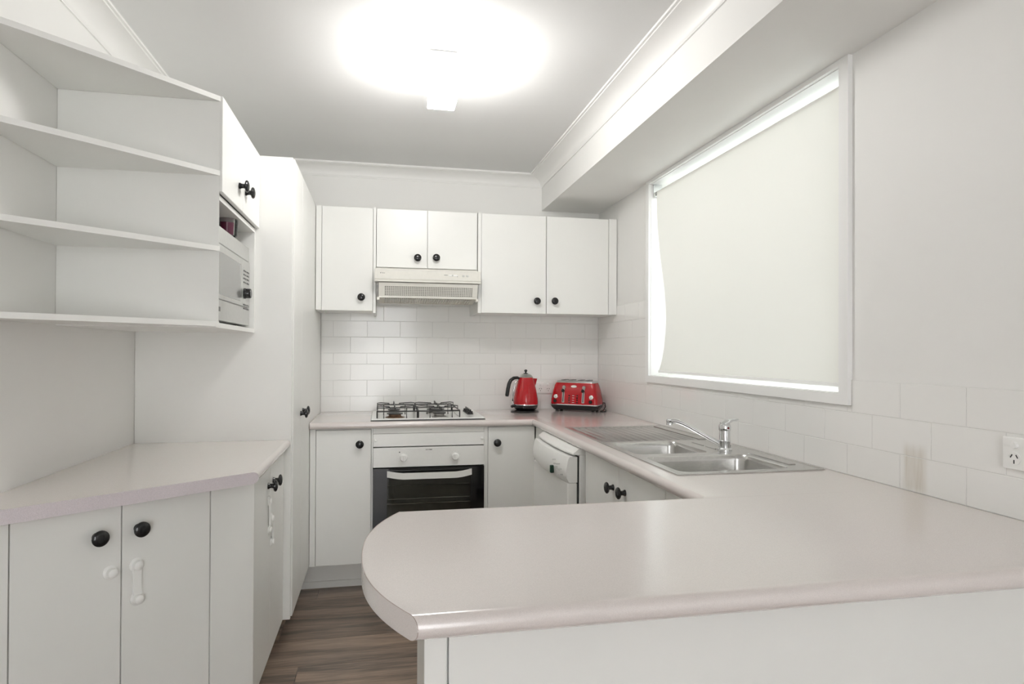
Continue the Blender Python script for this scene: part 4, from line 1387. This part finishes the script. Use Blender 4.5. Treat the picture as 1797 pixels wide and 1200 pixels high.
for xx, zz in ((-0.116, 0.092), (0.116, 0.092)):
    g = B().lathe([(0.0135, -0.004), (0.0135, 0.003), (0.0120, 0.004), (0, 0.004)], 22, axis_mtx((xx, fy_(zz), zz), (0, -1, 0.12))).build('gauge', 'chrome', to, local=True, smooth=True)
    B().lathe([(0.0112, 0.0042), (0, 0.0046)], 20, axis_mtx((xx, fy_(zz), zz), (0, -1, 0.12))).build('gauge_face', 'lens', g, local=True)
    B().tube([(xx, fy_(zz) - 0.0052, zz + 0.0), (xx - 0.003, fy_(zz) - 0.0052, zz - 0.007)], 0.0011, 6).build('needle', 'blackm', g, local=True)
    B().lathe([(0.0105, -0.003), (0.0105, 0.010), (0.0085, 0.013), (0, 0.013)], 20, axis_mtx((xx - 0.002, fy_(0.065), 0.065), (0, -1, 0))).build('browning_knob', 'black', to, local=True, smooth=True)
for xx in (-0.026, 0.026):
    for zz in (0.058, 0.072, 0.086, 0.100):
        B().lathe([(0.0045, -0.002), (0.0045, 0.003), (0, 0.0038)], 12, axis_mtx((xx, fy_(zz), zz), (0, -1, 0))).build('button', 'black', to, local=True)
b = B()
for zz in (0.058, 0.072, 0.086, 0.100):
    b.box(-0.007, 0.007, fy_(zz) - 0.0008, fy_(zz) + 0.002, zz - 0.0011, zz + 0.0011)
b.build('button_marks', 'lens', to, local=True, kind='stuff')
B().prism([(0.019 * math.cos(a) if abs(math.cos(a)) > 0 else 0, 0.0075 * math.sin(a)) for a in [2 * math.pi * k / 20 for k in range(20)]], -0.002, 0.0022,
          mtx=Matrix.Translation((0.0, fy_(0.156), 0.156)) @ Matrix.Rotation(R(90 - 12), 4, 'X')).build('badge', 'lens', to, local=True, label='oval white badge')
for sx in (-1, 1):
    for sy in (-1, 1):
        B().lathe([(0.009, 0), (0.010, 0.011)], 12, Matrix.Translation((sx * (hw - 0.035), sy * (hp - 0.035), 0))).build('foot', 'blackm', to, local=True)
B().tube([(hw - 0.02, hp - 0.012, 0.055), (hw + 0.004, hp + 0.002, 0.050), (hw + 0.014, hp - 0.020, 0.028), (hw + 0.010, hp - 0.045, 0.008), (hw - 0.004, hp - 0.065, 0.004), (hw + 0.012, hp - 0.095, 0.004), (hw + 0.030, hp - 0.075, 0.004), (hw + 0.026, hp - 0.045, 0.006), (hw + 0.012, hp - 0.01, 0.010)], 0.0032, 8).build('cord', 'blackm', to, local=True, smooth=True)

# ------------------------------------------------------------------ power outlets
def outlet(name, label, org, ux_, n_, width, gangs):
    """org = centre on wall surface; ux_ = horizontal unit vector; n_ = outward normal"""
    t = thing(name, label, 'power outlet', org, 'white power outlets')
    u, nn_, w_ = Vector(ux_), Vector(n_), Vector((0, 0, 1))
    mtx = Matrix(((u.x, w_.x, nn_.x, org[0]), (u.y, w_.y, nn_.y, org[1]), (u.z, w_.z, nn_.z, org[2]), (0, 0, 0, 1)))
    b = B().box(-width / 2, width / 2, -0.0365, 0.0365, -0.001, 0.009, 0.0025, 2)
    bmesh.ops.transform(b.bm, matrix=mtx, verts=b.bm.verts)
    pl = b.build('plate', 'plastic', t)
    for gx in gangs:
        b = B().lathe([(0.0075, 0.0085), (0.0075, 0.014), (0.0065, 0.016), (0, 0.0165)], 18, mtx @ Matrix.Translation((gx * 0.92, 0.019, 0)))
        b.build('switch', 'plastic', t, smooth=True)
        b = B().lathe([(0.0150, 0.0088), (0.0148, 0.0098), (0, 0.0098)], 24, mtx @ Matrix.Translation((gx, -0.011, 0)))
        b.build('socket_face', 'plastic', t)
        for (sx, sz, rot) in ((-0.0062, -0.006, -30), (0.0062, -0.006, 30), (0, -0.0185, 0)):
            b = B().box(-0.0012, 0.0012, -0.0042, 0.0042, 0.0085, 0.0102)
            bmesh.ops.transform(b.bm, matrix=mtx @ Matrix.Translation((gx + sx, sz, 0)) @ Matrix.Rotation(R(rot), 4, 'Z'), verts=b.bm.verts)
            b.build('pin_slot', 'blackm', t)
outlet('power_outlet', 'double power outlet on tiles between kettle and toaster', (-0.370, 0.0, 1.0385), (1, 0, 0), (0, -1, 0), 0.116, (-0.025, 0.027))
outlet('power_outlet', 'power outlet on the window wall tiles above the peninsula', (0.0, -2.818, 1.0485), (0, -1, 0), (-1, 0, 0), 0.116, (-0.030, 0.030))

# ------------------------------------------------------------------ ceiling light
cl = thing('ceiling_light', 'lit square white glass light fixed to the kitchen ceiling', 'light', (-1.183, -1.545, CEIL))
B().box(-1.233, -1.131, -1.596, -1.495, 2.366, CEIL - 0.0005, 0.002).build('mount', 'trimw', cl)
B().box(-1.2345, -1.1295, -1.5975, -1.4935, 2.216, 2.3655, 0.004, 2).build('shade', 'lamp', cl, label='glowing white glass shade')
